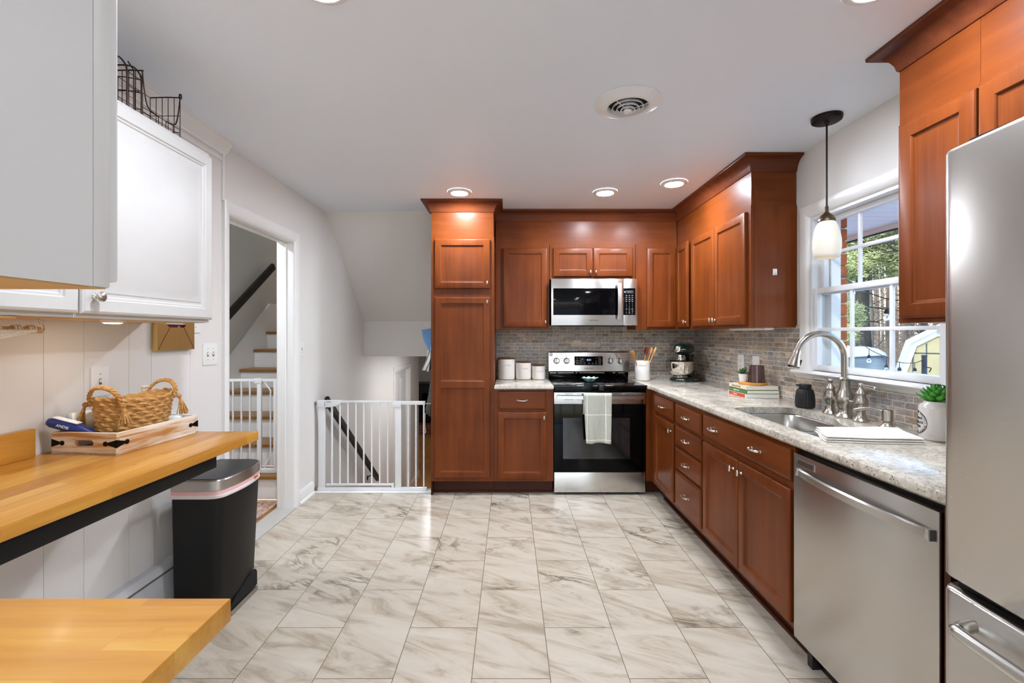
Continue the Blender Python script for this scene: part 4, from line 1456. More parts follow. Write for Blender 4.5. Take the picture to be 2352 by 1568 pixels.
def ribbed(r, z):
    return [(1.688 + r * (1 + .022 * math.cos(24 * 2 * PI * i / n)) * math.cos(2 * PI * i / n), 2.585 + r * (1 + .022 * math.cos(24 * 2 * PI * i / n)) * math.sin(2 * PI * i / n), z) for i in range(n)]
MB().loops([ribbed(r_, z) for r_, z in ((.040, .9155), (.046, .920), (.0485, .935), (.049, .955), (.046, .990), (.041, 1.014), (.036, 1.022), (.020, 1.024))]).build('body', 'soap_black', sb)
MB().lathe([(.031, 1.0245), (.031, 1.047), (.028, 1.050), (.001, 1.050)], (1.688, 2.585, 0), 32).box(1.640, 1.685, 2.575, 2.595, 1.040, 1.0495, .003).build('pump_head', 'soap_black', sb)

# folded towel at the sink
m = MB()
nx, ny = 24, 14
c0 = [(1.24, 1.79), (1.66, 1.70), (1.555, 1.38), (1.255, 1.49)]
fw = thing('folded_towel', 'white striped towel folded on the counter beside the sink', 'towel', (1.45, 1.83, .9155))
PX = lambda u, v: Vector((0, 0))
P00, P10, P11, P01 = Vector((1.31, 1.945)), Vector((1.665, 1.935)), Vector((1.575, 1.71)), Vector((1.225, 1.755))
def tw(u, v, z):
    a = P00.lerp(P10, u)
    b = P01.lerp(P11, u)
    q = a.lerp(b, v)
    return (q.x + .004 * math.sin(7 * v + u * 2), q.y + .004 * math.sin(8 * u + v), z)
for L in range(3):
    z0 = .916 + .0085 * L
    grid = []
    for side in (0, 1):
        for j in range(ny + 1):
            row = []
            for i in range(nx + 1):
                u, v = i / nx, j / ny
                e_ = min(u, 1 - u, v, 1 - v)
                edge = math.sqrt(min(1, e_ / .03))
                wv = .0018 * math.sin(9 * u + 3 * v + L) + .0015 * math.sin(13 * v - 4 * u + 2 * L)
                s_ = 1 - .018 * L
                uu, vv = .5 + (u - .5) * s_, .5 + (v - .5) * s_
                row.append(tw(uu, vv, z0 + (.0005 if side == 0 else .0034 + .0034 * edge + (wv if L == 2 else wv * .3) * edge + .0008)))
            grid.append(row)
    mb = MB()
    mb.loops(grid[:ny + 1], False, False, closed=False)
    mb.loops(grid[ny + 1:], False, False, closed=False)
    bmesh.ops.remove_doubles(mb.bm, verts=mb.bm.verts, dist=.0012)
    bo = [e_ for e_ in mb.bm.edges if e_.is_boundary]
    try:
        bmesh.ops.bridge_loops(mb.bm, edges=bo)
    except Exception:
        pass
    mb.build('towel_layer', 'striped_towel', fw, angle=60)

# stoneware bottle with succulent
sx, sy, sr_ = 1.709, 1.802, .062
st = thing('stoneware_planter', 'white stoneware planter printed with black oval lettering, holding a green succulent', 'planter', (sx, sy, .915))
MB().lathe([(sr_ - .004, .9155), (sr_, .920), (sr_, 1.040), (.058, 1.052), (.046, 1.060), (.044, 1.064), (.046, 1.068), (.040, 1.068), (.038, 1.056), (.02, 1.05)], (sx, sy, 0), 40).build('jar', 'ceramic', st)
aim = math.atan2(-sx * 0 - .35, -1.0)
MR = T(sx, sy, .981) @ RZ(rad(-118)) @ T(0, -sr_ - .0006, 0) @ RX(PI / 2)
def bent_ring(a, b, w, nm):
    mb = MB()
    nn = 64
    ls = []
    for q in (0, w):
        l_ = []
        for i in range(nn):
            t = 2 * PI * i / nn
            x, y = (a - q) * math.cos(t), (b - q) * math.sin(t)
            al = x / sr_
            l_.append(MR @ Vector((sr_ * math.sin(al), y, sr_ * math.cos(al) - sr_ + .0003)))
        ls.append(l_)
    mb.loops(ls, False, False)
    mb.build('printed_ring', 'letter_dark', st)
bent_ring(.047, .046, .0022, 'a')
bent_ring(.035, .034, .0009, 'b')
for i, t in enumerate(('STONE', 'GINGER', 'BEER')):
    lettering(t, .0155, MR @ T(0, .0165 - .0165 * i, 0), 'letter_dark', st, 1.15, bend=sr_)
ring_t = 'THE KNATSELL BREWERY CO LTD * STONE * '
for i, ch in enumerate(ring_t):
    if ch == ' ':
        continue
    a = rad(100 - 340 * i / len(ring_t))
    me = text_points(ch, .0085)
    M2 = RZ(a - PI / 2)
    for v in me.vertices:
        p = M2 @ v.co
        p = p + Vector((.0408 * math.cos(a), .0400 * math.sin(a), 0))
        al = p.x / sr_
        v.co = MR @ Vector((sr_ * math.sin(al), p.y, sr_ * math.cos(al) - sr_ + p.z))
    me.transform(WM[st].inverted())
    me.materials.clear()
    me.materials.append(G['letter_dark'])
    link('lettering', me, st)
def rosette(par, c, n, l0, w0, mat, lift, seed, tip=.25, rings=4):
    rnd = random.Random(seed)
    lv = bpy.data.meshes.new('leaf')
    verts, faces = [], []
    for i in range(7):
        t = i / 6
        w = w0 * math.sin(PI * min(1, .10 + .90 * t) ** .8) * (1 if t < .999 else .02)
        z = .25 * l0 * t * t
        verts += [(t * l0, -w, z + .18 * w), (t * l0, 0, z - .25 * w), (t * l0, w, z + .18 * w), (t * l0, 0, z - .25 * w - w0 * .35 * (1 - t * .6))]
    for i in range(6):
        a, b = i * 4, i * 4 + 4
        for p, q in ((0, 1), (1, 2), (2, 3), (3, 0)):
            faces.append((a + p, a + q, b + q, b + p))
    faces.append((3, 2, 1, 0))
    faces.append((24, 25, 26, 27))
    lv.from_pydata(verts, [], faces)
    for p in lv.polygons:
        p.use_smooth = True
    lv.materials.append(G[mat])
    base = WM[par].inverted() @ Vector(c)
    for i in range(n):
        a = i * 2.39996
        f = i / n
        o = link('leaf', lv, par)
        o.matrix_local = T(*base) @ T(0, 0, f * lift) @ RZ(a) @ RY(-rad(5 + 68 * f + rnd.uniform(-6, 6))) @ Matrix.Diagonal((1 - .45 * f, 1 - .35 * f, 1, 1))
rosette(st, (sx - .004, sy, 1.064), 44, .072, .021, 'leaf_green', .030, 2)

# cookbooks
bk = [('book_cream', 'cream cookbook lying on top of the stack of three', .967, .993, 1.556, 1.772, 2.975, 3.205, 'letter_dark', '1 MAGIC 8 OF A LIFE'),
      ('book_green', 'green-spined cookbook in the middle of the stack of three', .941, .966, 1.557, 1.774, 2.970, 3.203, 'letter_white', 'simple food'),
      ('book_red', 'red-spined cookbook at the bottom of the stack of three', .9155, .940, 1.550, 1.773, 2.967, 3.210, 'letter_white', 'Yummas')]
for mat, lab, z0, z1, x0, x1, y0, y1, lm, ttl in bk:
    b = thing('cookbook', lab, 'book', ((x0 + x1) / 2, (y0 + y1) / 2, z0), group='stacked cookbooks')
    m = MB().box(x0, x1, y0, y1, z0, z0 + .0028).box(x0, x1, y0, y1, z1 - .0028, z1).box(x0, x0 + .0035, y0, y1, z0, z1, .001)
    m.build('cover', 'plate_white' if mat == 'book_red' else mat, b)
    MB().box(x0 + .0035, x1 - .004, y0 + .0015, y1 - .003, z0 + .0028, z1 - .0028).build('pages', 'paper', b)
    if mat == 'book_red':
        MB().box(x0 - .0006, x0 + .001, y0 + .012, y1 - .012, z0 + .002, z1 - .002).build('spine_label', 'book_red', b)
    lettering(ttl, .0155 if mat != 'book_cream' else .0125, T(x0 - .0009, (y0 + y1) / 2 + .02, (z0 + z1) / 2) @ FACE_LEFT, lm, b, 1.05)
sl = thing('wood_slice', 'round live-edge wood slice on the stacked cookbooks', 'board', (1.655, 3.075, .9935))
n = 40
rnd = random.Random(5)
rr = [.090 + .006 * math.sin(3 * 2 * PI * i / n + 1) + .003 * math.sin(7 * 2 * PI * i / n) for i in range(n)]
MB().loops([[(1.655 + (q - o_) * math.cos(2 * PI * i / n), 3.075 + (q - o_) * math.sin(2 * PI * i / n), z) for i, q in enumerate(rr)] for o_, z in ((.004, .9937), (0, .998), (.002, 1.008), (.006, 1.010))]).build('slab', 'slice_wood', sl)
cn = thing('candle', 'brown ribbed glass candle on the wood slice', 'candle', (1.672, 3.062, 1.010))
def rib(r, z, n=64, c=(1.672, 3.062)):
    return [(c[0] + r * (1 + .02 * (i % 2)) * math.cos(2 * PI * i / n), c[1] + r * (1 + .02 * (i % 2)) * math.sin(2 * PI * i / n), z) for i in range(n)]
MB().loops([rib(r_, z) for r_, z in ((.048, 1.0103), (.053, 1.014), (.052, 1.02), (.0445, 1.122), (.0425, 1.123), (.041, 1.100))], True, False).build('glass', 'amber_glass', cn)
MB().lathe([(.042, 1.085), (.041, 1.0985), (.001, 1.0985)], (1.672, 3.062, 0), 28).build('wax', 'wax', cn)
pp = thing('small_potted_succulent', 'tiny white pot with a spiky green succulent, beside the brown candle', 'plant', (1.598, 3.095, 1.010))
MB().lathe([(.0215, 1.0103), (.0225, 1.013), (.0285, 1.064), (.0265, 1.064), (.024, 1.058), (.001, 1.058)], (1.598, 3.095, 0), 28).build('pot', 'pot_white', pp)
rosette(pp, (1.598, 3.095, 1.060), 26, .052, .0075, 'leaf_dark', .012, 8)

# wall plates
def wplate(nm, lab, cat, M, w, h, kind):
    p = thing(nm, lab, cat, tuple(M.to_translation()), group=None)
    mb = MB().box(-w / 2, w / 2, -.0055, 0, -h / 2, h / 2, .002, M=M)
    mb.build('plate', 'plate_white', p)
    if kind[0] == 'switch':
        for i in range(kind[1]):
            x = (i - (kind[1] - 1) / 2) * .046
            s_ = MB().box(x - .005, x + .005, -.016, -.005, -.004, .009, .001, M=M).build('toggle', 'plate_white', p)
            MB().box(x - .006, x + .006, -.0062, -.005, -.012, .012, M=M).build('toggle_slot', 'letter_grey', p)
            mb = MB()
            for z in (-.03, .03):
                mb.lathe([(.0025, 0), (.0025, .0008)], (0, 0, 0), 10, M @ T(x, -.0055, z) @ RX(PI / 2))
            mb.build('screw', 'letter_grey', p)
    elif kind[0] == 'outlet':
        mb = MB()
        for z in (-.022, .022):
            mb.box(-.0085, -.0055, -.0062, -.005, z - .004, z + .005, M=M)
            mb.box(.0055, .0085, -.0062, -.005, z - .004, z + .005, M=M)
            mb.lathe([(.0025, 0), (.0025, .0008)], (0, 0, 0), 10, M @ T(0, -.0055, z - .010) @ RX(PI / 2))
        mb.build('slot', 'letter_grey', p)
    else:
        MB().lathe([(.0025, 0), (.0025, .0008)], (0, 0, 0), 10, M @ T(0, -.0055, -.03) @ RX(PI / 2)).build('screw', 'letter_grey', p)
    return p
wplate('outlet_plate', 'white outlet plate on the slate backsplash behind the tiny potted succulent', 'outlet', T(XR - .010, 3.475, 1.113) @ RZ(-PI / 2), .092, .128, ('outlet',))
wplate('outlet_plate', 'blank white wall plate on the slate backsplash above the brown candle', 'outlet', T(XR - .010, 3.263, 1.113) @ RZ(-PI / 2), .092, .128, ('blank',))
wplate('switch_plate', 'white double toggle switch on the panelled wall beside the doorway', 'switch', T(XL + .010, 2.485, 1.225) @ RZ(PI / 2), .118, .118, ('switch', 2))
wplate('switch_plate', 'white single toggle switch behind the woven basket', 'switch', T(XL + .010, 1.815, 1.145) @ RZ(PI / 2), .078, .118, ('switch', 1))
wplate('switch_plate', 'white single toggle switch on the plain wall beyond the doorway', 'switch', T(XL, 3.60, 1.218) @ RZ(PI / 2), .076, .118, ('switch', 1))
wplate('outlet_plate', 'half hidden white plate above the double toggle switch', 'outlet', T(XL + .010, 2.365, 1.40) @ RZ(PI / 2), .08, .118, ('blank',))
# small adhesive hook on the cabinet end panel
hk = thing('adhesive_hook', 'tiny white adhesive hook on the cherry cabinet end beside the window', 'hook', (1.647, 2.812, 1.71))
MB().box(1.634, 1.660, 2.806, 2.8125, 1.700, 1.740, .003).tube(spline([(1.647, 2.806, 1.712), (1.647, 2.797, 1.705), (1.647, 2.793, 1.712), (1.647, 2.792, 1.722)], 4), .004, 8).build('hook', 'plate_white', hk)
# under-cabinet light bar
ub = thing('light_bar', 'white unlit light bar under the cherry cabinet beside the window', 'lamp', (1.66, 3.1, 1.36))
MB().box(1.60, 1.66, 2.84, 3.30, 1.362, 1.3765, .003).build('housing', 'plate_white', ub)
MB().box(1.61, 1.65, 2.86, 3.28, 1.3605, 1.3625).build('lens', 'vinyl_white', ub)
# ------------------------------------------------------------------ canisters, crock, mixer on the granite
def canister(x, y, r, h, txt, lab):
    c = thing('canister', lab, 'canister', (x, y, .9155), group='white lidded canisters')
    MB().lathe([(r * .9, .9156), (r * .97, .919), (r, .928), (r, .9155 + h - .012), (r - .003, .9155 + h - .010), (.001, .9155 + h - .010)], (x, y, 0), 44).build('jar', 'ceramic', c)
    MB().lathe([(r - .006, .9155 + h - .0105), (r - .002, .9155 + h - .009), (r - .001, .9155 + h - .002), (r - .004, .9155 + h), (.001, .9155 + h)], (x, y, 0), 40).build('lid', 'walnut_lid', c)
    lettering(txt, .0135, T(x, y, .9155 + h - .052 - h * .06) @ RZ(rad(8)) @ T(0, -r - .0004, 0) @ FACE_CAM, 'letter_grey', c, 1.5, bend=r)
canister(-.029, 4.245, .084, .196, 'FLOUR', 'largest white ceramic canister with wooden lid, marked FLOUR, next to the pantry')
canister(.132, 4.232, .073, .163, 'SUGAR', 'middle-sized white ceramic canister with wooden lid, marked SUGAR')
canister(.272, 4.225, .0625, .134, 'COFFEE', 'smallest white ceramic canister with wooden lid, beside the range')
ct = thing('utensil_crock', 'white ceramic utensil crock right of the range', 'crock', (1.208, 4.11, .9155))
MB().lathe([(.055, .9156), (.062, .919), (.0665, .93), (.067, 1.02), (.066, 1.093), (.063, 1.095), (.061, 1.09), (.060, .95), (.001, .945)], (1.208, 4.11, 0), 44).build('jar', 'ceramic', ct)
lettering('UTENSILS', .0125, T(1.208, 4.11, 1.052) @ RZ(rad(-14)) @ T(0, -.0675, 0) @ FACE_CAM, 'letter_grey', ct, 1.35, bend=.067)
def utensil(nm, lab, x, y, tip, mat, kind):
    a, b = Vector((x, y, .955)), Vector(tip)
    u = thing(nm, lab, 'utensil', tuple(a), group='utensils in the crock')
    d = (b - a).normalized()
    L = (b - a).length
    MB().tube([a, a + d * L * .5, a + d * L * .78], [.006, .0055, .005], 10).build('handle', 'spoon_wood', u)
    q = d.to_track_quat('Z', 'Y').to_matrix().to_4x4()
    M = T(*(a + d * L * .86)) @ q @ RZ(rad(20))
    mb = MB()
    if kind == 'spoon':
        mb.ball((0, 0, 0), (.024, .008, .036), 18, 12, M)
    elif kind == 'fork':
        mb.prism([(-.02, .035), (-.02, -.01), (-.006, -.04), (.006, -.04), (.02, -.01), (.02, .035)], -.003, .003, 'y', M, .002)
    else:
        mb.prism([(-.027, .040), (-.030, .0), (-.012, -.042), (.012, -.042), (.030, -.0), (.027, .040)], -.003, .003, 'y', M, .002)
    return mb.build('head', mat, u)
utensil('wooden_spatula', 'thin light wooden spatula leaning left in the utensil crock', 1.19, 4.10, (1.098, 4.06, 1.185), 'spoon_wood', 'fork')
utensil('wooden_turner', 'dark brown turner standing upright in the utensil crock', 1.205, 4.12, (1.252, 4.12, 1.215), 'spatula_wood', 'turner')
utensil('wooden_spoon', 'light wooden spoon leaning right in the utensil crock', 1.222, 4.10, (1.318, 4.06, 1.222), 'spoon_wood', 'spoon')
utensil('wooden_spoon', 'second wooden spoon overlapping the turner in the utensil crock', 1.225, 4.125, (1.292, 4.10, 1.216), 'spoon_wood', 'spoon')

mx, my = 1.575, 4.085
mxr = thing('stand_mixer', 'dark green stand mixer with polished steel bowl in the counter corner', 'mixer', (mx, my, .9155), rad(-40))
def ml(m, nm, mat, par=None, angle=50):
    return m.build(nm, mat, par or mxr, world=False, angle=angle)
# local: front faces -Y; base on z = 0
m = MB()
bp = lambda sx_, y0, y1, r_: rrect(-sx_, sx_, y0, y1, r_, 8)
m.loops([[(p[0], p[1], z) for p in bp(w, a, b, r_)] for w, a, b, r_, z in ((.105, -.145, .165, .10, 0.0005), (.110, -.150, .170, .105, .008), (.108, -.148, .168, .102, .020), (.095, -.135, .160, .09, .032), (.075, -.10, .15, .07, .040))])
ml(m, 'base', 'mixer_green')
m = MB().loops([[(p[0], p[1], z) for p in rrect(-w, w, a, b, r_, 6)] for w, a, b, r_, z in ((.062, .05, .155, .045, .034), (.052, .065, .150, .04, .08), (.045, .075, .148, .035, .15), (.048, .07, .15, .04, .205), (.058, .05, .155, .045, .235))])
ml(m, 'column', 'mixer_green')
m = MB()
hd = []
for i in range(19):
    t = i / 18
    y = -.165 + .34 * t
    w = .073 * (max(0, 1 - abs(2 * t - 1) ** 3.2)) ** .5 * (1 - .06 * t)
    h = .062 * (max(0, 1 - abs(2 * t - 1) ** 3.6)) ** .5
    w, h = max(w, .004), max(h, .004)
    hd.append([(w * math.cos(a), y, .282 + h * (math.sin(a) if math.sin(a) > 0 else .78 * math.sin(a))) for a in [2 * PI * k_ / 28 for k_ in range(28)]])
m.loops(hd)
hdo = ml(m, 'head', 'mixer_green', angle=70)
m = MB().lathe([(.026, 0), (.026, .006), (.020, .010), (.001, .011)], (0, -.163, .287), 28, RX(PI / 2))
ml(m, 'attachment_cap', 'chrome', hdo)
MB().tube([(.030, -.158, .287), (.062, -.146, .287)], .003, 8).build('badge_bar', 'chrome', hdo, world=False)
m = MB().lathe([(.040, .175), (.042, .18), (.042, .215), (.038, .222), (.036, .235)], (0, -.085, 0), 30)
ml(m, 'planetary_hub', 'chrome', hdo)
m = MB().tube([(0, -.085, .18), (0, -.085, .12)], .008, 10)
ml(m, 'beater_shaft', 'chrome', hdo)
m = MB().lathe([(.056, .046), (.060, .047), (.078, .060), (.097, .085), (.106, .115), (.110, .150), (.112, .176), (.1145, .178), (.112, .1795), (.109, .177), (.104, .12), (.09, .075), (.05, .055), (.001, .053)], (0, -.075, 0), 48)
bw = ml(m, 'bowl', 'mixer_bowl', angle=60)
m = MB().lathe([(.050, .036), (.060, .038), (.058, .043), (.050, .046)], (0, -.075, 0), 36)
ml(m, 'bowl_foot', 'mixer_bowl', bw)
m = MB().tube(spline([(.070, -.156, .150), (.088, -.180, .154), (.096, -.190, .132), (.092, -.186, .095), (.074, -.164, .072), (.058, -.140, .080)], 5), [.006] * 26, 10)
ml(m, 'bowl_handle', 'mixer_bowl', bw)
m = MB()
sh_ = []
for t, o_, z in ((0, .113, .181), (0, .122, .186), (.02, .118, .20), (.04, .105, .206), (.04, .055, .207)):
    sh_.append([(o_ * math.cos(a), -.075 + o_ * math.sin(a), z) for a in [rad(-150 + 300 * k_ / 30) - PI / 2 + PI / 2 for k_ in range(31)]])
m.loops(sh_, False, False, closed=False)
m.prism([(.085, .205), (.165, .262), (.13, .196)], -.11, -.108, 'y')
m.prism([(.085, .205), (.165, .262), (.13, .196)], -.05, -.048, 'y')
ml(m, 'pouring_shield', 'clear_plastic')

# ------------------------------------------------------------------ things on the butcher block
TRX, TRY, TRA = -1.356, 1.562, rad(-4.5)
TM = T(TRX, TRY, .9155) @ RZ(TRA)            # local: near right corner at 0,0; x to the left is negative, y away
tr = thing('wooden_tray', 'whitewashed wooden tray with black corner straps on the butcher block', 'tray', (TRX, TRY, .9155), TRA)
tw_, tl_, th_ = .243, .368, .077
def trb(m, nm, mat, par=None, angle=38):
    return m.build(nm, mat, par or tr, world=False, angle=angle)
trb(MB().box(-tw_, 0, 0, tl_, 0, .009, .001), 'bottom', 'tray_wood')
for x in (-tw_, -.012):
    trb(MB().box(x, x + .012, .012, tl_ - .012, .009, th_, .001), 'side', 'tray_wood')
slot = [(-tw_ / 2 + a, .040 + b) for a, b in rrect(-.036, .036, -.011, .011, .0108, 6)]
for y in (0, tl_ - .012):
    m = MB()
    outer = [(-tw_, .0), (0, .0), (0, th_), (-tw_, th_)]
    for yy in (y, y + .012):
        tris = geometry.tessellate_polygon([[Vector((p[0], p[1], 0)) for p in outer], [Vector((p[0], p[1], 0)) for p in slot]])
        allp = outer + slot
        m.geo([(p[0], yy, p[1]) for p in allp], [tuple(t) for t in tris])
    m.loops([[(p[0], y, p[1]) for p in slot], [(p[0], y + .012, p[1]) for p in slot]], False, False)
    m.loops([[(p[0], y, p[1]) for p in outer], [(p[0], y + .012, p[1]) for p in outer]], False, False)
    bmesh.ops.remove_doubles(m.bm, verts=m.bm.verts, dist=1e-5)
    trb(m, 'end', 'tray_wood_x', angle=30)
def strap(cx_, cy_, sx_, sy_):
    m = MB()
    pf = [(0, .026), (0, .054), (.034, .0435), (.034, .0365)]
    yy = cy_ + sy_ * .0013
    m.prism([(cx_ - sx_ * a, z) for a, z in pf], min(cy_, yy), max(cy_, yy), 'y')
    m.lathe([(.0085, 0), (.0085, .002), (.004, .004)], (0, 0, 0), 14, T(cx_ - sx_ * .040, cy_, .040) @ RX(PI / 2 * -sy_))
    xx = cx_ + sx_ * .0013
    m.prism([(cy_ - sy_ * a, z) for a, z in pf], min(cx_, xx), max(cx_, xx), 'x')
    m.lathe([(.0085, 0), (.0085, .002), (.004, .004)], (0, 0, 0), 14, T(cx_, cy_ - sy_ * .040, .040) @ RY(PI / 2 * sx_))
    trb(m, 'corner_strap', 'black_iron')
strap(0, 0, 1, -1)
strap(-tw_, 0, -1, -1)
strap(0, tl_, 1, 1)
strap(-tw_, tl_, -1, 1)
# woven basket
bk_ = TM @ Vector((-.118, .195, .010))
bs = thing('woven_basket', 'oval woven seagrass basket with tassels and two looped handles in the wooden tray', 'basket', tuple(bk_), TRA)
m = MB()
NB, RWS = 132, 10
A0, B0, HB = .062, .132, .175
def bpt(a, f, out=0.0):
    gx, gy = A0 + .020 * f + out, B0 + .018 * f + out
    return (gx * math.cos(a), gy * math.sin(a))
rows = []
for j in range(RWS * 6 + 1):
    f = j / (RWS * 6)
    row = []
    rr_ = int(min(f * RWS, RWS - .01))
    ph = f * RWS - rr_
    for i in range(NB):
        a = 2 * PI * i / NB
        wv = math.sin(a * 17 + (PI if rr_ % 2 else 0) + (ph - .5) * 3.4)
        bul = .0062 * math.sin(PI * ph) * (.55 + .75 * wv)
        dip = .016 * math.cos(2 * a) * -1
        z = f * HB + f * f * (.016 * (math.sin(a) ** 2) - .010)
        x, y = bpt(a, f, bul)
        row.append((x, y, z + .0024 * wv))
    rows.append(row)
inner = [[(p[0] * .93, p[1] * .955, p[2]) for p in rows[-1]], [(p[0] * .9, p[1] * .94, .012) for p in rows[0]]]
m.loops(rows + inner, True, True)
m.build('weave', 'seagrass', bs, world=False, angle=70)
def handle(sg):
    yy = sg * (B0 + .010)
    pts = spline([(-.060, yy * .80, .150), (-.057, yy * .86, .184), (-.032, yy * .93, .210), (0, yy * .96, .217), (.032, yy * .93, .210), (.057, yy * .86, .184), (.060, yy * .80, .150)], 6)
    pts = [Vector((p.x, p.y + sg * .004, p.z)) for p in pts]
    mb = MB()
    for s_ in (0, PI * 2 / 3, PI * 4 / 3):
        mb.tube([p + Vector((.0035 * math.cos(i * .9 + s_), .0045 * math.sin(i * .9 + s_), .0035 * math.sin(i * .9 + s_))) for i, p in enumerate(pts)], .0048, 7)
    h = mb.build('handle', 'seagrass', bs, world=False)
    rnd = random.Random(4)
    for ex in (0, -1):
        p0 = Vector(pts[ex])
        mb = MB()
        ox = 1 if p0.x > 0 else -1
        mb.ball((p0.x + ox * .014, p0.y + sg * .008, p0.z + .002), (.009, .009, .010), 10, 8)
        for q in range(34):
            a, b = rnd.uniform(-1, 1), rnd.uniform(-1, 1)
            st_ = Vector((p0.x + ox * .014, p0.y + sg * .006, p0.z))
            mb.tube(spline([st_, st_ + Vector((ox * .006 + a * .004, sg * .004 + b * .004, -.018)), st_ + Vector((ox * (.012 + .006 * a) + a * .009, sg * .006 + b * .016, -.066 + rnd.uniform(-.008, .008)))], 4), .0017, 5)
        mb.build('tassel', 'seagrass', bs, world=False)
handle(-1)
handle(1)
m = MB().loops([[(p[0] * .925, p[1] * .95, p[2] - .012) for p in rows[-1]], [(p[0] * .90, p[1] * .94, p[2] - .04) for p in rows[-1]], [(p[0] * .5, p[1] * .6, p[2] - .05 + .006 * math.sin(i * .7)) for i, p in enumerate(rows[-1])]], False, True)
m.build('liner', 'paper', bs, world=False)
# navy trimmer resting on the tray edge
def tri(p):
    return TM @ Vector(p)
tm_ = thing('hair_trimmer', 'navy blue cordless trimmer leaning over the tray edge', 'trimmer', tuple(tri((-.20, .02, .08))))
P0, P1 = Vector((-1.660, 1.512, .0)), Vector((0, 0, 0))
a0, a1 = tri((-.272, .012, .112)), tri((-.118, .048, .062))
d = (a1 - a0)
Lh = d.length
q = d.to_track_quat('Y', 'Z').to_matrix().to_4x4()
M = T(*a0) @ q
m = MB()
lp = []
for t, w, h, dz in ((0, .004, .004, 0), (.02, .014, .013, 0), (.10, .0205, .018, .001), (.4, .022, .020, .002), (.62, .019, .017, .001), (.85, .0165, .012, -.001), (1.0, .014, .006, -.004)):
    lp.append([(w * math.cos(a), t * Lh, h * math.sin(a) + dz) for a in [2 * PI * k_ / 20 for k_ in range(20)]])
m.loops(lp, M=M)
m.build('body', 'navy', tm_, angle=70)
MB().box(-.012, .014, .10 * Lh, .60 * Lh, .019, .0235, .002, M=M).build('top_strip', 'plate_white', tm_)
MB().box(-.012, .012, Lh * .97, Lh * 1.06, -.008, -.002, .001, M=M).build('blade', 'chrome', tm_)
SM_ = M @ T(.0222, Lh * .38, .002) @ RZ(PI / 2) @ RX(PI / 2)
lettering('ANDIS', .014, SM_, 'letter_white', tm_, 1.0)
# white items in the tray
wi = thing('wipes_container', 'white oval wipes container lying in the tray beyond the basket', 'container', tuple(tri((-.075, .31, .01))))
m = MB().loops([[(p[0], p[1], z) for p in rrect(-.055 + o_, .055 - o_, -.038 + o_, .038 - o_, .036 - o_ * .9, 8)] for o_, z in ((.004, 0), (0, .006), (0, .040), (.004, .050), (.016, .055), (.016, .068), (.020, .073), (.030, .074))])
m.xform(TM @ T(-.072, .315, .010)).build('tub', 'wipes_white', wi, angle=50)
MB().box(-.016, .016, -.004, .004, .0738, .0745, M=TM @ T(-.072, .315, .010)).build('slot', 'letter_dark', wi)
lo = thing('lotion_bottle', 'white lotion pump bottle standing behind the woven basket', 'bottle', tuple(tri((-.205, .335, .01))))
MB().lathe([(.026, 0), (.028, .004), (.028, .120), (.024, .132), (.012, .138), (.012, .150), (.001, .150)], (0, 0, 0), 28, TM @ T(-.205, .325, .010)).build('bottle', 'wipes_white', lo)
MB().lathe([(.014, .1505), (.014, .166), (.009, .170), (.009, .184), (.013, .186), (.013, .194), (.001, .195)], (0, 0, 0), 20, TM @ T(-.205, .325, .010)).box(-.004, .040, -.005, .005, .186, .193, .002, M=TM @ T(-.205, .325, .010)).build('pump', 'pump_cream', lo)
pg = thing('paper_packet', 'white paper packet propped between the basket and the wall', 'packet', tuple(tri((-.222, .15, .01))))
MB().box(-.012, .012, -.05, .05, 0, .125, .004, M=TM @ T(-.218, .10, .010) @ RY(rad(-8))).build('packet', 'paper', pg)

# gold letter holder on the wall
gl = thing('letter_holder', 'brushed gold envelope-shaped letter holder on the panelled wall', 'holder', (XL + .012, 2.205, 1.36))
gx = XL + .0105
m = MB().box(gx, gx + .003, 2.083, 2.327, 1.26, 1.50)
m.prism([(2.083, 1.258), (2.327, 1.258), (2.327, 1.430), (2.255, 1.367), (2.155, 1.367), (2.083, 1.430)], gx + .024, gx + .026, 'x')
m.box(gx + .003, gx + .024, 2.083, 2.085, 1.258, 1.43)
m.box(gx + .003, gx + .024, 2.325, 2.327, 1.258, 1.43)
m.box(gx + .003, gx + .024, 2.085, 2.325, 1.258, 1.260)
m.build('pocket', 'gold', gl)
m = MB()
for a, b in (((2.087, 1.262), (2.158, 1.366)), ((2.323, 1.262), (2.252, 1.366))):
    m.tube([(gx + .0264, a[0], a[1]), (gx + .0264, b[0], b[1])], .0012, 6)
m.build('fold_line', 'bronze', gl)
ev = thing('envelope', 'maroon envelope showing in the gold letter holder', 'envelope', (gx + .012, 2.21, 1.27))
MB().box(gx + .010, gx + .013, 2.12, 2.30, 1.2605, 1.382).build('paper', 'maroon', ev)
lettering('Lo', .016, T(gx + .0133, 2.235, 1.372) @ FACE_RIGHT, 'letter_white', ev)
ev = thing('envelope', 'white envelope behind the maroon one in the gold letter holder', 'envelope', (gx + .006, 2.2, 1.27))
MB().box(gx + .005, gx + .0075, 2.10, 2.31, 1.2605, 1.388).build('paper', 'paper', ev)

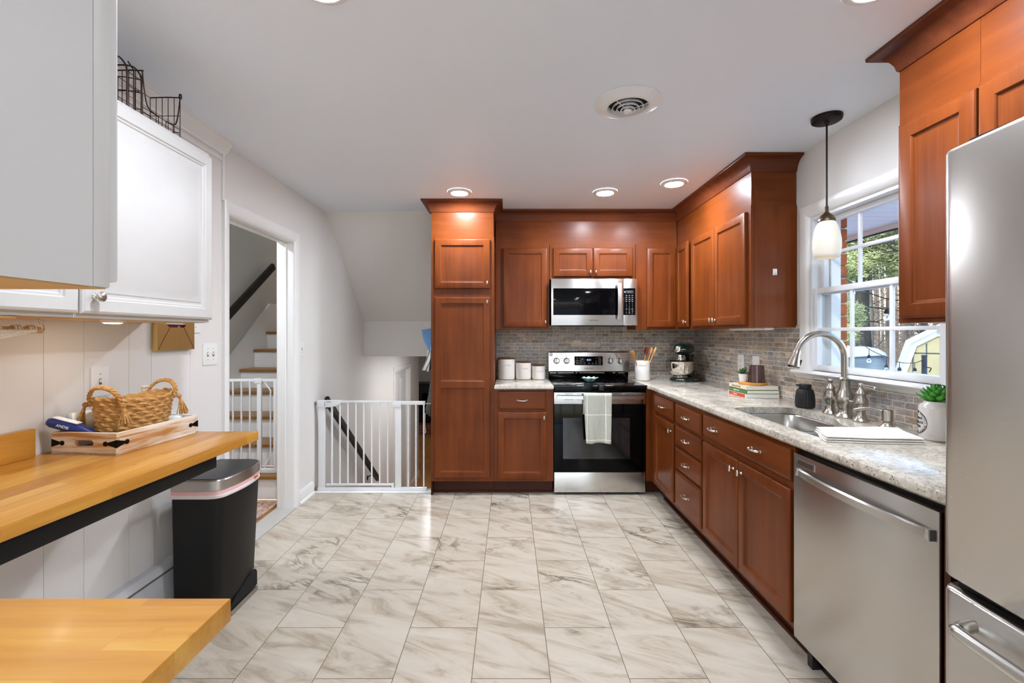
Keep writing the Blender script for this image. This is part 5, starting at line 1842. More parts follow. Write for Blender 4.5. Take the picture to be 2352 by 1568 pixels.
# wooden dowel with rope hanging on a hook
dwl = thing('rope_hanger', 'wooden dowel wound with cream macrame rope, hung under the white cabinets', 'hanger', (-1.50, 1.4, 1.36))
dx_ = -1.46
hy = 1.407
MB().tube([(dx_, .75, 1.333 + .015), (dx_, hy, 1.349)], .0085, 16).build('dowel', 'raw_maple', dwl)
rnd = random.Random(9)
m = MB()
for y in (1.385, 1.378, 1.37, 1.345, 1.338, 1.330, 1.29, 1.283, 1.20, 1.19, 1.12):
    m.tube([(dx_ + .0115 * math.cos(t), y + .004 * math.sin(t * .5), 1.349 + .0115 * math.sin(t)) for t in [2 * PI * k_ / 12 for k_ in range(12)]], .003, 6, closed=True)
for q in range(9):
    y0 = 1.385 - .012 * q
    m.tube(spline([(dx_ + .012, y0, 1.347), (dx_ + .016, y0 - .05, 1.334 + rnd.uniform(-.003, .003)), (dx_ + .016, y0 - .13, 1.318 + rnd.uniform(-.005, .005)), (dx_ + .014, y0 - .28, 1.285 + rnd.uniform(-.01, .01)), (dx_ + .01, y0 - .42, 1.25)], 5), .0032, 6)
m.build('rope', 'rope', dwl)
m = MB().tube(spline([(dx_, hy - .001, 1.3845), (dx_, hy - .001, 1.372), (dx_ - .0, hy + .012, 1.362), (dx_, hy + .014, 1.350), (dx_, hy + .004, 1.3385), (dx_, hy - .011, 1.340), (dx_, hy - .017, 1.350)], 5), .0017, 8)
m.build('cup_hook', 'chrome', dwl)

# wire baskets on the white cabinets
wb = thing('wire_basket', 'open-front rusty wire basket on top of the white wall cabinet', 'basket', (-1.47, 1.78, 2.1435))
m = MB()
wr = .0015
xb, xf, y0, y1 = -1.535, -1.407, 1.735, 1.935
zb, zt, zf = 2.1465, 2.344, 2.206
def w3(a, b, r=wr):
    m.tube([a, b], r, 6)
for y in (y0, y1):
    m.tube(spline([(xb, y, zt), (xb + .07, y, zt + .002), (xf + .004, y, zt)], 3), .0028, 6)
    for z in (zb, zb + .05, zb + .12):
        w3((xb, y, z), (xf, y, z))
    for i in range(6):
        x = xb + (xf - xb) * i / 5
        w3((x, y, zb), (x, y, zt))
for z in (zb, zb + .12, zt):
    w3((xb, y0, z), (xb, y1, z))
for z in (zb, zb + .04, zf):
    w3((xf, y0, z), (xf, y1, z))
m.tube(spline([(xf, y1, zt), (xf, y1 - .012, zf + .06), (xf, y1 - .03, zf + .01), (xf, y1 - .08, zf)], 4), .0026, 6)
m.tube(spline([(xf, y0, zt), (xf, y0 + .012, zf + .06), (xf, y0 + .03, zf + .01), (xf, y0 + .08, zf)], 4), .0026, 6)
for i in range(6):
    y = y0 + (y1 - y0) * i / 5
    w3((xf, y, zb), (xf, y, zf if 0 < i < 5 else zt))
    w3((xb, y, zb), (xb, y, zt))
    w3((xb, y, zb), (xf, y, zb))
m.build('wires', 'rust_wire', wb)
m = MB().tube(spline([(xf - .004, y1, zt - .004), (xf + .001, y1 - .004, zt + .012), (xf + .006, y1 - .002, zt + .010), (xf + .004, y1, zt - .006)], 4), .003, 6)
m.build('hook', 'rust_wire', wb)
wa = thing('wire_rack', 'tall arched dark wire rack beside the wire basket on the white cabinet', 'rack', (-1.47, 1.67, 2.1435))
m = MB()
xq = -1.402
for y in (1.66, 1.725):
    m.tube(spline([(xq, y, 2.147), (xq, y, 2.295), (xq - .010, y, 2.33), (xq - .035, y, 2.354), (xq - .08, y, 2.36), (xq - .13, y, 2.352), (xq - .150, y, 2.316), (xq - .152, y, 2.147)], 5), .0030, 7)
for z in (2.148, 2.25, 2.30):
    m.tube([(xq, 1.66, z), (xq, 1.725, z)], .0018, 6)
    m.tube(spline([(xq, 1.718, z), (xq - .08, 1.718, z + .012), (xq - .152, 1.718, z)], 4), .002, 6)
m.tube([(xq, 1.69, 2.147), (xq, 1.69, 2.32), (xq - .03, 1.70, 2.358)], .0024, 6)
m.build('wires', 'rust_wire', wa)

# ------------------------------------------------------------------ waste bin
bn = thing('trash_can', 'black step trash can with steel lid rim and pink liner, beside the butcher block counter', 'trash can', (-1.43, 2.25, 0))
def dshape(x0, x1, y0, y1, bul, r=.045):
    pts = []
    n_ = 64
    yc, hw = (y0 + y1) / 2, (y1 - y0) / 2
    for i in range(n_ + 1):
        t = -1 + 2 * i / n_
        e = 1 - abs(t) ** 6
        pts.append((x1 - bul * t * t - r * (1 - max(0, 1 - max(0, (abs(t) - .80) / .20) ** 2) ** .5), yc + hw * t))
    return pts + [(x0 + .012, y1), (x0, y1 - .012), (x0, y0 + .012), (x0 + .012, y0)]
def ring(q, z, o_=0):
    return [(p[0], p[1], z) for p in (offset(q, o_) if o_ else q)]
b0, b1 = dshape(-1.545, -1.325, 2.075, 2.395, .022), dshape(-1.545, -1.298, 2.060, 2.410, .028)
MB().loops([ring(b0, .012, -.004), ring(b0, .03), ring(b1, .600)]).build('bucket', 'bin_black', bn, angle=30)
MB().loops([ring(b0, .0, -.006), ring(b0, .012, -.002)]).build('base_ring', 'black_satin', bn)
MB().loops([ring(b1, .590, .0035), ring(b1, .608, .0045), ring(b1, .628, .002)], False, False).build('liner_band', 'bag_pink', bn, angle=30)
MB().loops([ring(b1, .584, .0032), ring(b1, .588, .0052), ring(b1, .597, .0056), ring(b1, .602, .004)], False, False).build('liner_hem', 'bag_white', bn)
b2 = offset(b1, .006)
MB().loops([ring(b2, .618, -.004), ring(b2, .622), ring(b2, .664), ring(b2, .668, -.003), ring(b2, .668, -.012)]).build('lid_rim', 'stainless_side', bn, angle=30)
MB().loops([ring(b2, .6682, -.010), ring(b2, .672, -.012), ring(b2, .674, -.018)]).build('lid', 'lid_black', bn, angle=30)
MB().box(-1.297, -1.290, 2.30, 2.325, .604, .613, .001).build('liner_tag', 'orange_tag', bn)
m = MB().box(-1.36, -1.318, 2.14, 2.365, .008, .022, .003)
m.build('pedal', 'black_satin', bn)
MB().box(-1.319, -1.312, 2.14, 2.365, .006, .026, .003).build('pedal_trim', 'stainless_side', bn)
pr_ = [(2.365, .03), (2.365, .10), (2.35, .118), (2.28, .105), (2.18, .065), (2.14, .04), (2.14, .03)]
MB().prism(pr_, -1.3235, -1.3175, 'x').build('pedal_recess', 'dark_void', bn)
# baseboard heater
ht = thing('baseboard_heater', 'white baseboard heater running low along the panelled wall', 'heater', (XL + .05, 1.2, 0))
MB().prism([(XL + .0105, .04), (XL + .0105, .265), (XL + .045, .265), (XL + .066, .248), (XL + .068, .240), (XL + .060, .236), (XL + .062, .225), (XL + .068, .06), (XL + .060, .05), (XL + .060, .04)], -1.0, 2.42, 'x' if False else 'y').build('housing', 'heater_white', ht)
MB().box(XL + .058, XL + .0635, -.98, 2.41, .2265, .2345).build('louvre', 'letter_grey', ht)
MB().prism([(XL + .0105, 0), (XL + .0105, .27), (XL + .05, .27), (XL + .072, .25), (XL + .072, 0)], 2.42, 2.47, 'y').build('end_cap', 'heater_white', ht)

# ------------------------------------------------------------------ gates, stair, rails
gt = thing('stair_gate', 'white metal child gate across the top of the down stairs', 'gate', (-1.2, 3.85, 0))
gy = 3.85
m = MB().box(-1.621, -1.564, gy - .012, gy + .012, .008, .745, .004)
m.build('post', 'gate_white', gt)
MB().box(-.970, -.918, gy - .012, gy + .012, .008, .745, .004).build('post', 'gate_white', gt)
MB().box(-1.625, -.70, gy - .014, gy + .014, .0065, .034, .004).build('threshold_bar', 'gate_white', gt)
m = MB().box(-1.628, -1.566, gy - .018, gy + .018, .715, .774, .006)
m.box(-.995, -.918, gy - .018, gy + .018, .712, .766, .006)
m.build('corner_cap', 'gate_white', gt)
lf = MB().box(-1.50, -.998, gy - .010, gy + .010, .752, .770, .003)
lf.box(-1.555, -.985, gy - .010, gy + .010, .050, .066, .003)
lf.box(-1.0, -.980, gy - .012, gy + .012, .030, .068, .003)
lv = lf.build('gate_leaf', 'gate_white', gt)
MB().prism([(-1.562, .774), (-1.42, .774), (-1.425, .755), (-1.44, .738), (-1.47, .730), (-1.50, .715), (-1.562, .715)], gy - .018, gy + .018, 'y', bev=.004).build('latch_handle', 'gate_white', lv)
lettering('Cumbor', .012, T(-1.53, gy - .0186, .762) @ FACE_CAM, 'letter_dark', lv)
for k_ in range(8):
    x = -1.5085 + .0677 * k_
    rr = .0095 if k_ in (0,) else .0075
    MB().tube([(x, gy, .058), (x, gy, .76)], rr, 10).build('bar', 'gate_white', lv)
m = MB().box(-.918, -.715, gy - .010, gy + .010, .735, .766, .003)
ex = m.build('extension', 'gate_white', gt)
for x in (-.860, -.794, -.727):
    MB().tube([(x, gy, .03), (x, gy, .74)], .0075, 10).build('bar', 'gate_white', ex)
m = MB()
for z in (.745, .020):
    m.tube([(-1.628, gy, z), (XL + .001, gy, z)], .005, 8)
    m.lathe([(.017, 0), (.017, .008), (.010, .010)], (0, 0, 0), 16, T(XL + .001, gy, z) @ RY(PI / 2))
    m.tube([(-.71, gy, z), (-.652, gy, z)], .005, 8)
    m.lathe([(.017, 0), (.017, .008), (.010, .010)], (0, 0, 0), 16, T(-.652, gy, z) @ RY(-PI / 2))
m.build('wall_bolt', 'nickel', gt)
# hand rails
def rail_bar(nm, lab, pts, wy, brackets, hw=.018, hh=.024):
    r_ = thing(nm, lab, 'handrail', tuple(pts[0]))
    a, b = Vector(pts[0]), Vector(pts[1])
    d_ = (b - a).normalized()
    up = Vector((1, 0, 0)).cross(d_)
    m = MB()
    sec = [(-hw, -hh), (hw, -hh), (hw * 1.05, -hh * .2), (hw, hh * .6), (hw * .5, hh), (-hw * .5, hh), (-hw, hh * .6), (-hw * 1.05, -hh * .2)]
    m.loops([[tuple(p + Vector((u, 0, 0)) + up * v) for u, v in sec] for p in (a, b)])
    m.build('rail', 'rail_black', r_)
    for t in brackets:
        p = a.lerp(b, t)
        m = MB().tube(spline([p - up * hh, p - up * .05 + Vector(((wy - p.x) * .3, 0, 0)), Vector((wy, p.y, p.z - .075))], 4), .006, 8)
        m.box(wy - .004, wy + .004, p.y - .012, p.y + .012, p.z - .105, p.z - .055, .002)
        m.build('bracket', 'rail_black', r_)
    return r_
rail_bar('handrail', 'dark wooden handrail slanting down the wall behind the stair gate', ((-1.585, 3.93, .77), (-1.585, 5.47, -.41)), XL + .004, (.04, .87), .02, .03)
rail_bar('handrail', 'black handrail slanting up the wall of the stair beyond the doorway', ((-2.72, 3.95, 1.215), (-2.72, 5.21, 2.115)), -2.797, (.25, .75,), .022, .036)
# stair going up
sa = thing('staircase', 'white-risered stair with stained oak treads beyond the doorway', 'stairs', (-2.3, 3.57, 0))
RISE, RUN, Y1 = .195, .253, 3.662
for i in range(6 + 1):
    y, z = Y1 + RUN * i, RISE * (i + 1)
    MB().box(-2.772, -1.793, y - .028, y + RUN, z - .028, z, .006, 3).build('tread', 'oak_tread', sa)
    MB().box(-2.772, -1.793, y, y + .014, z - RISE + .0005, z - .0285).build('riser', 'trim_white', sa)
m = MB().prism([(3.52, 0), (3.52, .30), (3.56, .38), (3.56 + 6.7 * RUN, .38 + 6.7 * RISE), (3.60 + 7.3 * RUN, .38 + 6.7 * RISE + .01), (3.60 + 7.6 * RUN, .38 + 6.7 * RISE + .01), (3.6 + 7.6 * RUN, 0)], -2.797, -2.7735, 'x')
m.build('stringer', 'trim_white', sa)
g2 = thing('stair_gate', 'white metal child gate across the bottom of the up stairs, seen through the doorway', 'gate', (-2.3, 3.70, .2))
gy = 3.72
MB().box(-2.07, -2.035, gy - .010, gy + .010, .2355, .97, .003).build('post', 'gate_white', g2)
MB().box(-1.935, -1.905, gy - .010, gy + .010, .2355, .97, .003).build('post', 'gate_white', g2)
MB().box(-2.76, -1.80, gy - .012, gy + .012, .1965, .235, .003).build('threshold_bar', 'gate_white', g2)
m = MB().box(-2.76, -1.80, gy - .008, gy + .008, .945, .968, .003).box(-2.09, -2.03, gy - .014, gy + .014, .93, .975, .003)
m.build('top_rail', 'gate_white', g2)
for k_ in range(10):
    x = -2.765 + .0695 * k_
    MB().tube([(x + .008, gy, .23), (x + .008, gy, .95)], .007, 8).build('bar', 'gate_white', g2)
MB().tube(spline([(-2.01, gy, .95), (-1.995, gy, .915), (-1.965, gy, .875), (-1.962, gy, .83), (-1.962, gy, .38), (-1.965, gy, .33), (-1.995, gy, .28), (-2.01, gy, .235)], 5), .006, 8).build('bar', 'gate_white', g2)
rgm = MB().box(-2.74, -1.82, 2.35, 3.63, -.0018, .006, .002)
tag(rgm.build('patterned_rug', 'rug_pattern'), 'colourful patterned rug on the hall floor beyond the doorway', 'rug')

# aprons at the pantry side
def hung(nm, lab, mat, prof, x_out, seed):
    a = thing(nm, lab, 'apron', (-.70, 3.98, 1.6))
    m = MB()
    rows = []
    rnd = random.Random(seed)
    for z, y0_, y1_, dep in prof:
        row = []
        for i in range(17):
            u = i / 16
            fold = math.sin(u * 14 + z * 2) * .5 + .5
            row.append((-.656 - dep * (.35 + .65 * fold) * math.sin(PI * min(1, max(0, u * .98 + .01))) ** .4, y0_ + (y1_ - y0_) * u, z))
        rows.append(row)
    m.loops(rows, False, False, closed=False)
    o_ = m.build('cloth', mat, a, angle=180)
    sm = o_.modifiers.new('thickness', 'SOLIDIFY')
    sm.thickness = .003
    return a
a = hung('striped_apron', 'grey and white striped apron hanging on the side of the pantry', 'apron_stripe', [(1.58, 3.95, 4.02, .012), (1.45, 3.93, 4.04, .03), (1.30, 3.89, 4.08, .04), (1.12, 3.84, 4.13, .07), (1.02, 3.82, 4.16, .115)], 0, 1)
MB().prism([(-.754, 1.372), (-.662, 1.385), (-.664, 1.16), (-.690, 1.19), (-.735, 1.28)], 3.885, 3.93, 'y').build('pocket', 'blue_cloth', a)
hung('grey_apron', 'dark grey apron hanging below the striped one on the pantry side', 'grey_cloth', [(1.03, 3.93, 4.06, .03), (.85, 3.90, 4.10, .05), (.68, 3.88, 4.12, .085), (.63, 3.88, 4.12, .08)], 0, 2)
MB().tube(spline([(-.72, 3.87, .66), (-.722, 3.868, .56), (-.715, 3.868, .50), (-.722, 3.87, .49)], 4), .004, 6).build('tie', 'rope', bpy.data.objects['grey_apron'])
m = MB()
for z in (1.585, 1.60):
    m.tube([(-.651, 3.985, z), (-.672, 3.985, z), (-.676, 3.985, z + .012)], .004, 8)
tag(m.build('wall_hook', 'black_iron'), 'black hook on the pantry side holding the striped apron', 'hook')

# lower room beyond the stairs
hrt = thing('brick_hearth', 'reddish brick hearth in the lower room, past the stair gate', 'hearth', (-2.0, 12.2, ZL))
MB().box(-3.2, -1.0, 11.75, 12.495, ZL, ZL + .26, .01).build('hearth_block', 'hearth_brick', hrt)
sv = thing('black_stove', 'black stove standing on the brick hearth in the lower room', 'stove', (-2.0, 12.1, ZL + .26))
MB().box(-2.5, -1.5, 11.95, 12.40, ZL + .265, ZL + 1.25, .02).box(-2.55, -1.45, 11.93, 12.42, ZL + 1.25, ZL + 1.30, .01).build('firebox', 'shelf_black', sv)
MB().box(-2.3, -1.7, 11.935, 11.949, ZL + .45, ZL + 1.05, .005).build('door', 'black_gloss', sv)

# ------------------------------------------------------------------ ceiling fittings
def lamp(x, y, label):
    z_ = ZC
    l_ = thing('recessed_light', label, 'light', (x, y, ZC), group='recessed ceiling lights')
    MB().lathe([(.092, ZC - .0005), (.093, ZC - .006), (.086, ZC - .011), (.070, ZC - .016), (.064, ZC - .015), (.062, ZC - .010)], (x, y, 0), 40, cap=False).build('trim_ring', 'plate_white', l_)
    MB().lathe([(.0625, ZC - .0095), (.05, ZC - .0165), (.025, ZC - .019), (.001, ZC - .0195)], (x, y, 0), 32, cap=True).build('diffuser', 'lamp_glow', l_)
    return l_
l0 = lamp(-.387, 3.51, 'lit recessed ceiling light in front of the pantry')
for x, y, lab in ((.742, 3.51, 'lit recessed ceiling light above the range'), (1.20, 3.30, 'lit recessed ceiling light by the corner wall cabinets, nearest the window'),
                  (-.593, 1.42, 'lit recessed ceiling light cut by the top edge, left of the air vent'), (1.154, 1.42, 'lit recessed ceiling light cut by the top edge, near the refrigerator cabinets'),
                  (-.6, -1.3, 'added unseen fill light behind the view, left row'), (1.0, -1.3, 'added unseen fill light behind the view, right row'),  # both rows behind the camera are added as fill
                  (-.6, -2.6, 'added unseen fill light at the rear, left row'), (1.0, -2.6, 'added unseen fill light at the rear, right row')):
    dup(l0, (x, y, ZC), label=lab)
def low(o_):
    for c_ in o_.children:
        if c_.name.startswith('diffuser'):
            c_.data = c_.data.copy()
            c_.data.materials[0] = G['lamp_glow_low']
l1 = dup(l0, (-1.0, 6.5, ZLC), label='recessed ceiling light in the lower hall by the white door')
low(l1)
dup(l1, (-.95, 5.7, ZLC), label='recessed ceiling light at the foot of the down stairs')
dup(l1, (-2.4, 10.3, ZLC), label='recessed ceiling light in the lower room')
dup(l0, (-2.35, 2.8, ZC), label='added unseen ceiling light brightening the hall beyond the doorway')  # added out of view to lift the dark hall
dup(l0, (-2.35, 5.6, 4.999), label='added unseen ceiling light high above the up stairs')  # unseen lamp added to light the stair walls
vt = thing('air_vent', 'round white ceiling air vent with concentric rings', 'vent', (.564, 2.158, ZC))
vx, vy = .564, 2.158
MB().lathe([(.090, ZC - .001), (.001, ZC - .0012)], (vx, vy, 0), 32).build('duct_shadow', 'dark_void', vt)
MB().lathe([(.154, ZC - .0005), (.155, ZC - .006), (.140, ZC - .010), (.118, ZC - .024), (.104, ZC - .030), (.098, ZC - .028), (.092, ZC - .012), (.090, ZC - .002)], (vx, vy, 0), 56, cap=False).build('outer_ring', 'plate_white', vt, angle=60)
for r0, z in ((.073, .030), (.053, .036), (.034, .042)):
    MB().lathe([(r0, ZC - z), (r0 + .002, ZC - z + .001), (r0 - .003, ZC - z + .013), (r0 - .005, ZC - z + .012)], (vx, vy, 0), 48, cap=False).loops([[((r0 + a) * math.cos(2 * PI * i / 48) + vx, (r0 + a) * math.sin(2 * PI * i / 48) + vy, ZC - z + b) for i in range(48)] for a, b in ((0, 0), (-.005, .012))], False, False).build('louvre_ring', 'plate_white', vt, angle=60)
MB().lathe([(.020, ZC - .038), (.018, ZC - .046), (.010, ZC - .049), (.001, ZC - .050)], (vx, vy, 0), 28).lathe([(.006, ZC - .04), (.006, ZC - .002)], (vx, vy, 0), 10).build('centre_cap', 'plate_white', vt)
m = MB()
for a in (100, 220, 340):
    q = Vector((math.cos(rad(a)), math.sin(rad(a)), 0))
    m.tube([Vector((vx, vy, ZC - .034)) + q * .015, Vector((vx, vy, ZC - .018)) + q * .096], .0022, 6)
m.build('spoke', 'plate_white', vt)
px_, py_ = 1.612, 2.30
pn = thing('pendant_light', 'frosted glass pendant light hanging over the sink from a dark cord', 'light', (px_, py_, ZC))
MB().lathe([(.068, ZC - .0005), (.069, ZC - .010), (.066, ZC - .022), (.060, ZC - .026), (.012, ZC - .027), (.010, ZC - .036), (.001, ZC - .036)], (px_, py_, 0), 40).build('canopy', 'dark_bronze', pn)
MB().tube([(px_, py_, ZC - .03), (px_, py_, 1.975)], .0042, 10).build('cord', 'dark_bronze', pn)
MB().lathe([(.0055, 1.985), (.008, 1.982), (.009, 1.955), (.014, 1.948), (.028, 1.936), (.037, 1.918), (.039, 1.908), (.036, 1.905), (.001, 1.906)], (px_, py_, 0), 36).build('cap', 'bronze', pn)
MB().lathe([(.034, 1.9045), (.040, 1.898), (.049, 1.880), (.057, 1.848), (.0625, 1.81), (.063, 1.775), (.059, 1.743), (.053, 1.722), (.050, 1.721), (.055, 1.76), (.059, 1.81), (.053, 1.85), (.040, 1.886), (.028, 1.898)], (px_, py_, 0), 48, cap=False).build('shade', 'frosted_shade', pn, angle=60)
emis('bulb_glow', '#fff0d8', 1.7)
MB().ball((px_, py_, 1.835), (.028, .028, .038), 20, 14).lathe([(.014, 1.87), (.014, 1.904)], (px_, py_, 0), 16).build('bulb', 'bulb_glow', pn)
# ------------------------------------------------------------------ outside the window
GZ = -.62
m = MB()
gx0 = [2.03, 4, 7, 10, 14, 20, 32, 60]
gyv = [-6, 0, 3, 6, 9, 13, 18, 26, 40, 75]
m.loops([[(x, y, GZ + (.10 * math.sin(x * .5 + y * .31) if x > 3 else 0) + (max(0, y - 9) * .012)) for x in gx0] for y in gyv], False, False, closed=False)
struct('ground', m, 'snow', angle=180)
# soffit with ribs
m = MB()
for i in range(60):
    y = -.5 + i * .1
    m.prism([(y, 2.085), (y + .090, 2.085), (y + .093, 2.092), (y + .1, 2.092), (y + .1, 2.10), (y, 2.10)], XR + .236, 2.62, 'x')
m.box(2.62, 2.66, -.5, 5.5, 2.05, 2.26)
struct('roof_soffit', m, 'soffit_white')
m = MB().prism([(XR + .15, 3.1), (2.75, 2.27), (2.75, 2.24), (XR + .15, 2.6)], -3.2, 5.5, 'y')
struct('roof', m, 'post_dark')

# shed with gambrel roof, turned to face the house corner
DV = Vector((.682, .731))
AX = Vector((.731, -.682))
SD = 11.6
def sp(px, py):
    r = Vector(((px - 1170) / 1040, 1.0))
    t = SD / r.dot(DV)
    return (r * t).dot(AX), H + (767 - py) * t / 1040
S2 = Matrix(((AX.x, DV.x, 0, 0), (AX.y, DV.y, 0, 0), (0, 0, 1, 0), (0, 0, 0, 1)))
ex, ze = sp(2064, 866)
mxx, zm = sp(2093, 788)
cxs, zt = sp(2262, 706)
half, xm = cxs - ex, cxs - mxx
sc0 = S2 @ Vector((cxs, SD, 0))
sh = thing('garden_shed', 'pale yellow shed with white-trimmed gambrel roof in the snowy yard', 'shed', (sc0.x, sc0.y, GZ))
outl = [(cxs - half, GZ), (cxs + half, GZ), (cxs + half, ze), (cxs + xm, zm), (cxs, zt), (cxs - xm, zm), (cxs - half, ze)]
MB().prism(outl, SD, SD + 3.0, 'y', M=S2).build('walls', 'shed_yellow', sh)
rp = [(cxs - half, ze), (cxs - xm, zm), (cxs, zt), (cxs + xm, zm), (cxs + half, ze)]
ext = [(cxs - half, ze - 3)] + rp + [(cxs + half, ze - 3)]
up_ = offset(ext, .09)[1:-1]
m = MB()
for (a, b), (c, d_) in zip(zip(rp, rp[1:]), zip(up_, up_[1:])):
    m.prism([a, b, d_, c], SD - .10, SD + 3.1, 'y', M=S2)
m.build('roof', 'snow', sh)
m = MB()
inn = offset(ext, -.09)[1:-1]
for (a, b), (c, d_) in zip(zip(rp, rp[1:]), zip(inn, inn[1:])):
    m.prism([a, b, d_, c], SD - .03, SD - .001, 'y', M=S2)
m.box(cxs - half, cxs - half + .09, SD - .03, SD - .001, GZ, ze, M=S2)
va, vb = sp(2152, 772), sp(2185, 748)
m.box(va[0], vb[0], SD - .03, SD - .001, va[1], vb[1], M=S2)
m.build('white_trim', 'soffit_white', sh)
m = MB()
x = cxs - half + .2
while x < cxs + half - .1:
    t = abs(x - cxs)
    ztop = (ze + (zm - ze) * (half - t) / (half - xm)) if t > xm else (zm + (zt - zm) * (xm - t) / xm)
    m.box(x, x + .016, SD - .008, SD - .0005, GZ, ztop - .14, M=S2)
    x += .19
zc = sp(2120, 812)[1]
m.box(cxs - half + .13, cxs + half - .13, SD - .008, SD - .0005, zc, zc + .02, M=S2)
m.build('siding_groove', 'post_dark', sh)

# covered vehicle under a tarp topped with snow
vh = thing('covered_vehicle', 'grey tarp-covered vehicle topped with snow in the yard', 'vehicle', (6.5, 9.3, GZ))
pl = rrect(5.75, 7.16, 8.1, 10.6, .42, 8)
def vr_(o_, z, w=0.0):
    return [(p[0], p[1], z + w * math.sin(p[0] * 5 + p[1] * 3)) for p in offset(pl, -o_)]
MB().loops([vr_(.10, GZ + .02), vr_(.02, GZ + .3), vr_(0, .1), vr_(.03, .45, .01), vr_(.08, .70, .015), vr_(.16, .90, .012), vr_(.27, 1.0), vr_(.40, 1.03)]).build('tarp', 'tarp', vh, angle=60)
MB().loops([vr_(.17, .915, .012), vr_(.13, .93, .02), vr_(.16, .99, .015), vr_(.26, 1.06, .01), vr_(.42, 1.10), vr_(.60, 1.115)]).build('snow_cap', 'snow', vh, angle=70)

# trees
def crown_mesh(spec, seed, size):
    rnd = random.Random(seed)
    verts, faces = [], []
    for c, r, n in spec:
        for _ in range(n):
            while True:
                p = Vector((rnd.uniform(-1, 1), rnd.uniform(-1, 1), rnd.uniform(-1, 1)))
                if .1 < p.length < 1:
                    break
            p = Vector(c) + Vector((p.x * r[0], p.y * r[1], p.z * r[2]))
            for q in range(26):
                d_ = Vector((rnd.gauss(0, 1), rnd.gauss(0, 1), rnd.gauss(0, .7))).normalized()
                L_ = size * rnd.uniform(.2, .55)
                s_ = d_.orthogonal().normalized() * size * .04
                b = len(verts)
                o_ = Vector((rnd.gauss(0, 1), rnd.gauss(0, 1), rnd.gauss(0, .6))) * size * .35
                verts += [p - s_ + o_, p + s_ + o_, p + o_ + d_ * L_ + Vector((0, 0, -.15 * L_))]
                faces.append((b, b + 1, b + 2))
    return verts, faces
def tree(lab, x, y, r0, h, spec, mat, bark, seed, size=.22, branches=10, lean=0.0, bspread=1.0, nm='pine_tree'):
    t_ = thing(nm, lab, 'tree', (x, y, GZ), group='trees beyond the yard')
    rnd = random.Random(seed)
    m = MB()
    pts = [(x + lean * k_ / 8 + rnd.uniform(-.02, .02), y + rnd.uniform(-.02, .02), GZ + h * k_ / 8) for k_ in range(9)]
    m.tube(pts, [r0 * (1.15 if k_ == 0 else 1 - .075 * k_) for k_ in range(9)], 12)
    m.build('trunk', bark, t_)
    if branches:
        m = MB()
        for b in range(branches):
            f = rnd.uniform(.25, .95)
            p = Vector((x + lean * f, y, GZ + h * f))
            a = rnd.uniform(0, 2 * PI)
            L_ = rnd.uniform(.6, 1.5) * bspread
            e = p + Vector((math.cos(a) * L_, math.sin(a) * L_, rnd.uniform(-.2, .6) * L_))
            md = p.lerp(e, .5) + Vector((0, 0, rnd.uniform(-.1, .12)))
            m.tube(spline([p, md, e], 3), [r0 * .22 * (1 - .11 * k_) for k_ in range(7)], 5)
            for _ in range(3):
                s_ = md.lerp(e, rnd.uniform(0, .9))
                m.tube([s_, s_ + Vector((rnd.uniform(-.5, .5), rnd.uniform(-.5, .5), rnd.uniform(-.1, .5))) * bspread], [r0 * .09, r0 * .03], 4)
        m.build('branch', bark, t_)
    if spec:
        v, f = crown_mesh(spec, seed, size)
        me = bpy.data.meshes.new('foliage')
        me.from_pydata([tuple(WM[t_].inverted() @ q) for q in v], [], f)
        me.materials.append(G[mat])
        link('foliage', me, t_)
    return t_
def P(px, py, y):
    return ((px - 1170) * y / 1040, y, H + (767 - py) * y / 1040)
ty = 11.0
bx = P(1982, 767, ty)[0]
tree('big pine with thick dark trunk and broad needle crown, seen through the window muntin', bx, ty, .19, 6.6,
     [(P(2030, 600, 11.2), (1.1, .8, .55), 420), (P(1985, 560, 11.4), (.9, .8, .5), 300), (P(2090, 560, 11), (.9, .8, .6), 280), (P(1955, 610, 11), (.45, .5, .35), 140), (P(2050, 500, 11), (1.2, .9, .6), 300)], 'needles', 'pine_bark', 3, .24, 14)
tree('bluish pine behind the big trunk, left pane of the window', P(1935, 767, 13)[0], 13, .12, 6.0,
     [(P(1950, 560, 13), (.8, .7, .6), 300), (P(1940, 625, 13), (.5, .5, .35), 160), (P(1945, 715, 12.6), (.42, .4, .5), 220), (P(1932, 745, 12), (.30, .3, .3), 120)], 'needles_blue', 'pine_bark', 5, .22, 8)
tree('low green pine boughs beside the brick, lower left pane', P(1915, 767, 9)[0], 9.6, .06, 3.0,
     [(P(1945, 725, 9.4), (.28, .3, .30), 170), (P(1935, 770, 9.2), (.22, .25, .2), 110)], 'needles', 'pine_bark', 6, .16, 6)
tree('tall pine with crown above the cabinets, right part of the window', P(2120, 767, 13)[0], 13, .11, 6.2,
     [(P(2075, 560, 13), (.7, .7, .8), 260), (P(2110, 590, 13), (.8, .7, .7), 260)], 'needles', 'pine_bark', 8, .22, 10)
bare = [(2006, 13.5, .07, 'slim pale bare trunk right of the big pine'), (2022, 15, .05, 'thin bare tree second from the big pine, in the far woods'), (2036, 12.6, .06, 'bare tree behind the hanging bulb by the window'),
        (2050, 16, .06, 'thin bare tree at the far end of the vehicle'), (2082, 13.5, .09, 'dark bare trunk left of the shed roof'), (2100, 17, .05, 'thin bare tree above the shed eave'), (2125, 15, .06, 'bare tree above the middle of the shed'),
        (2150, 17, .05, 'bare tree above the shed beside the refrigerator'), (1960, 17, .06, 'thin bare tree left of the big pine'), (1944, 16, .05, 'thin bare tree nearest the brick edge')]
for i, (px, y, r0, lab) in enumerate(bare):
    tree(lab, P(px, 767, y)[0], y, r0, 5.2, None, None, 'grey_bark', 20 + i, branches=26, lean=random.uniform(-.3, .3), bspread=.9, nm='bare_tree')
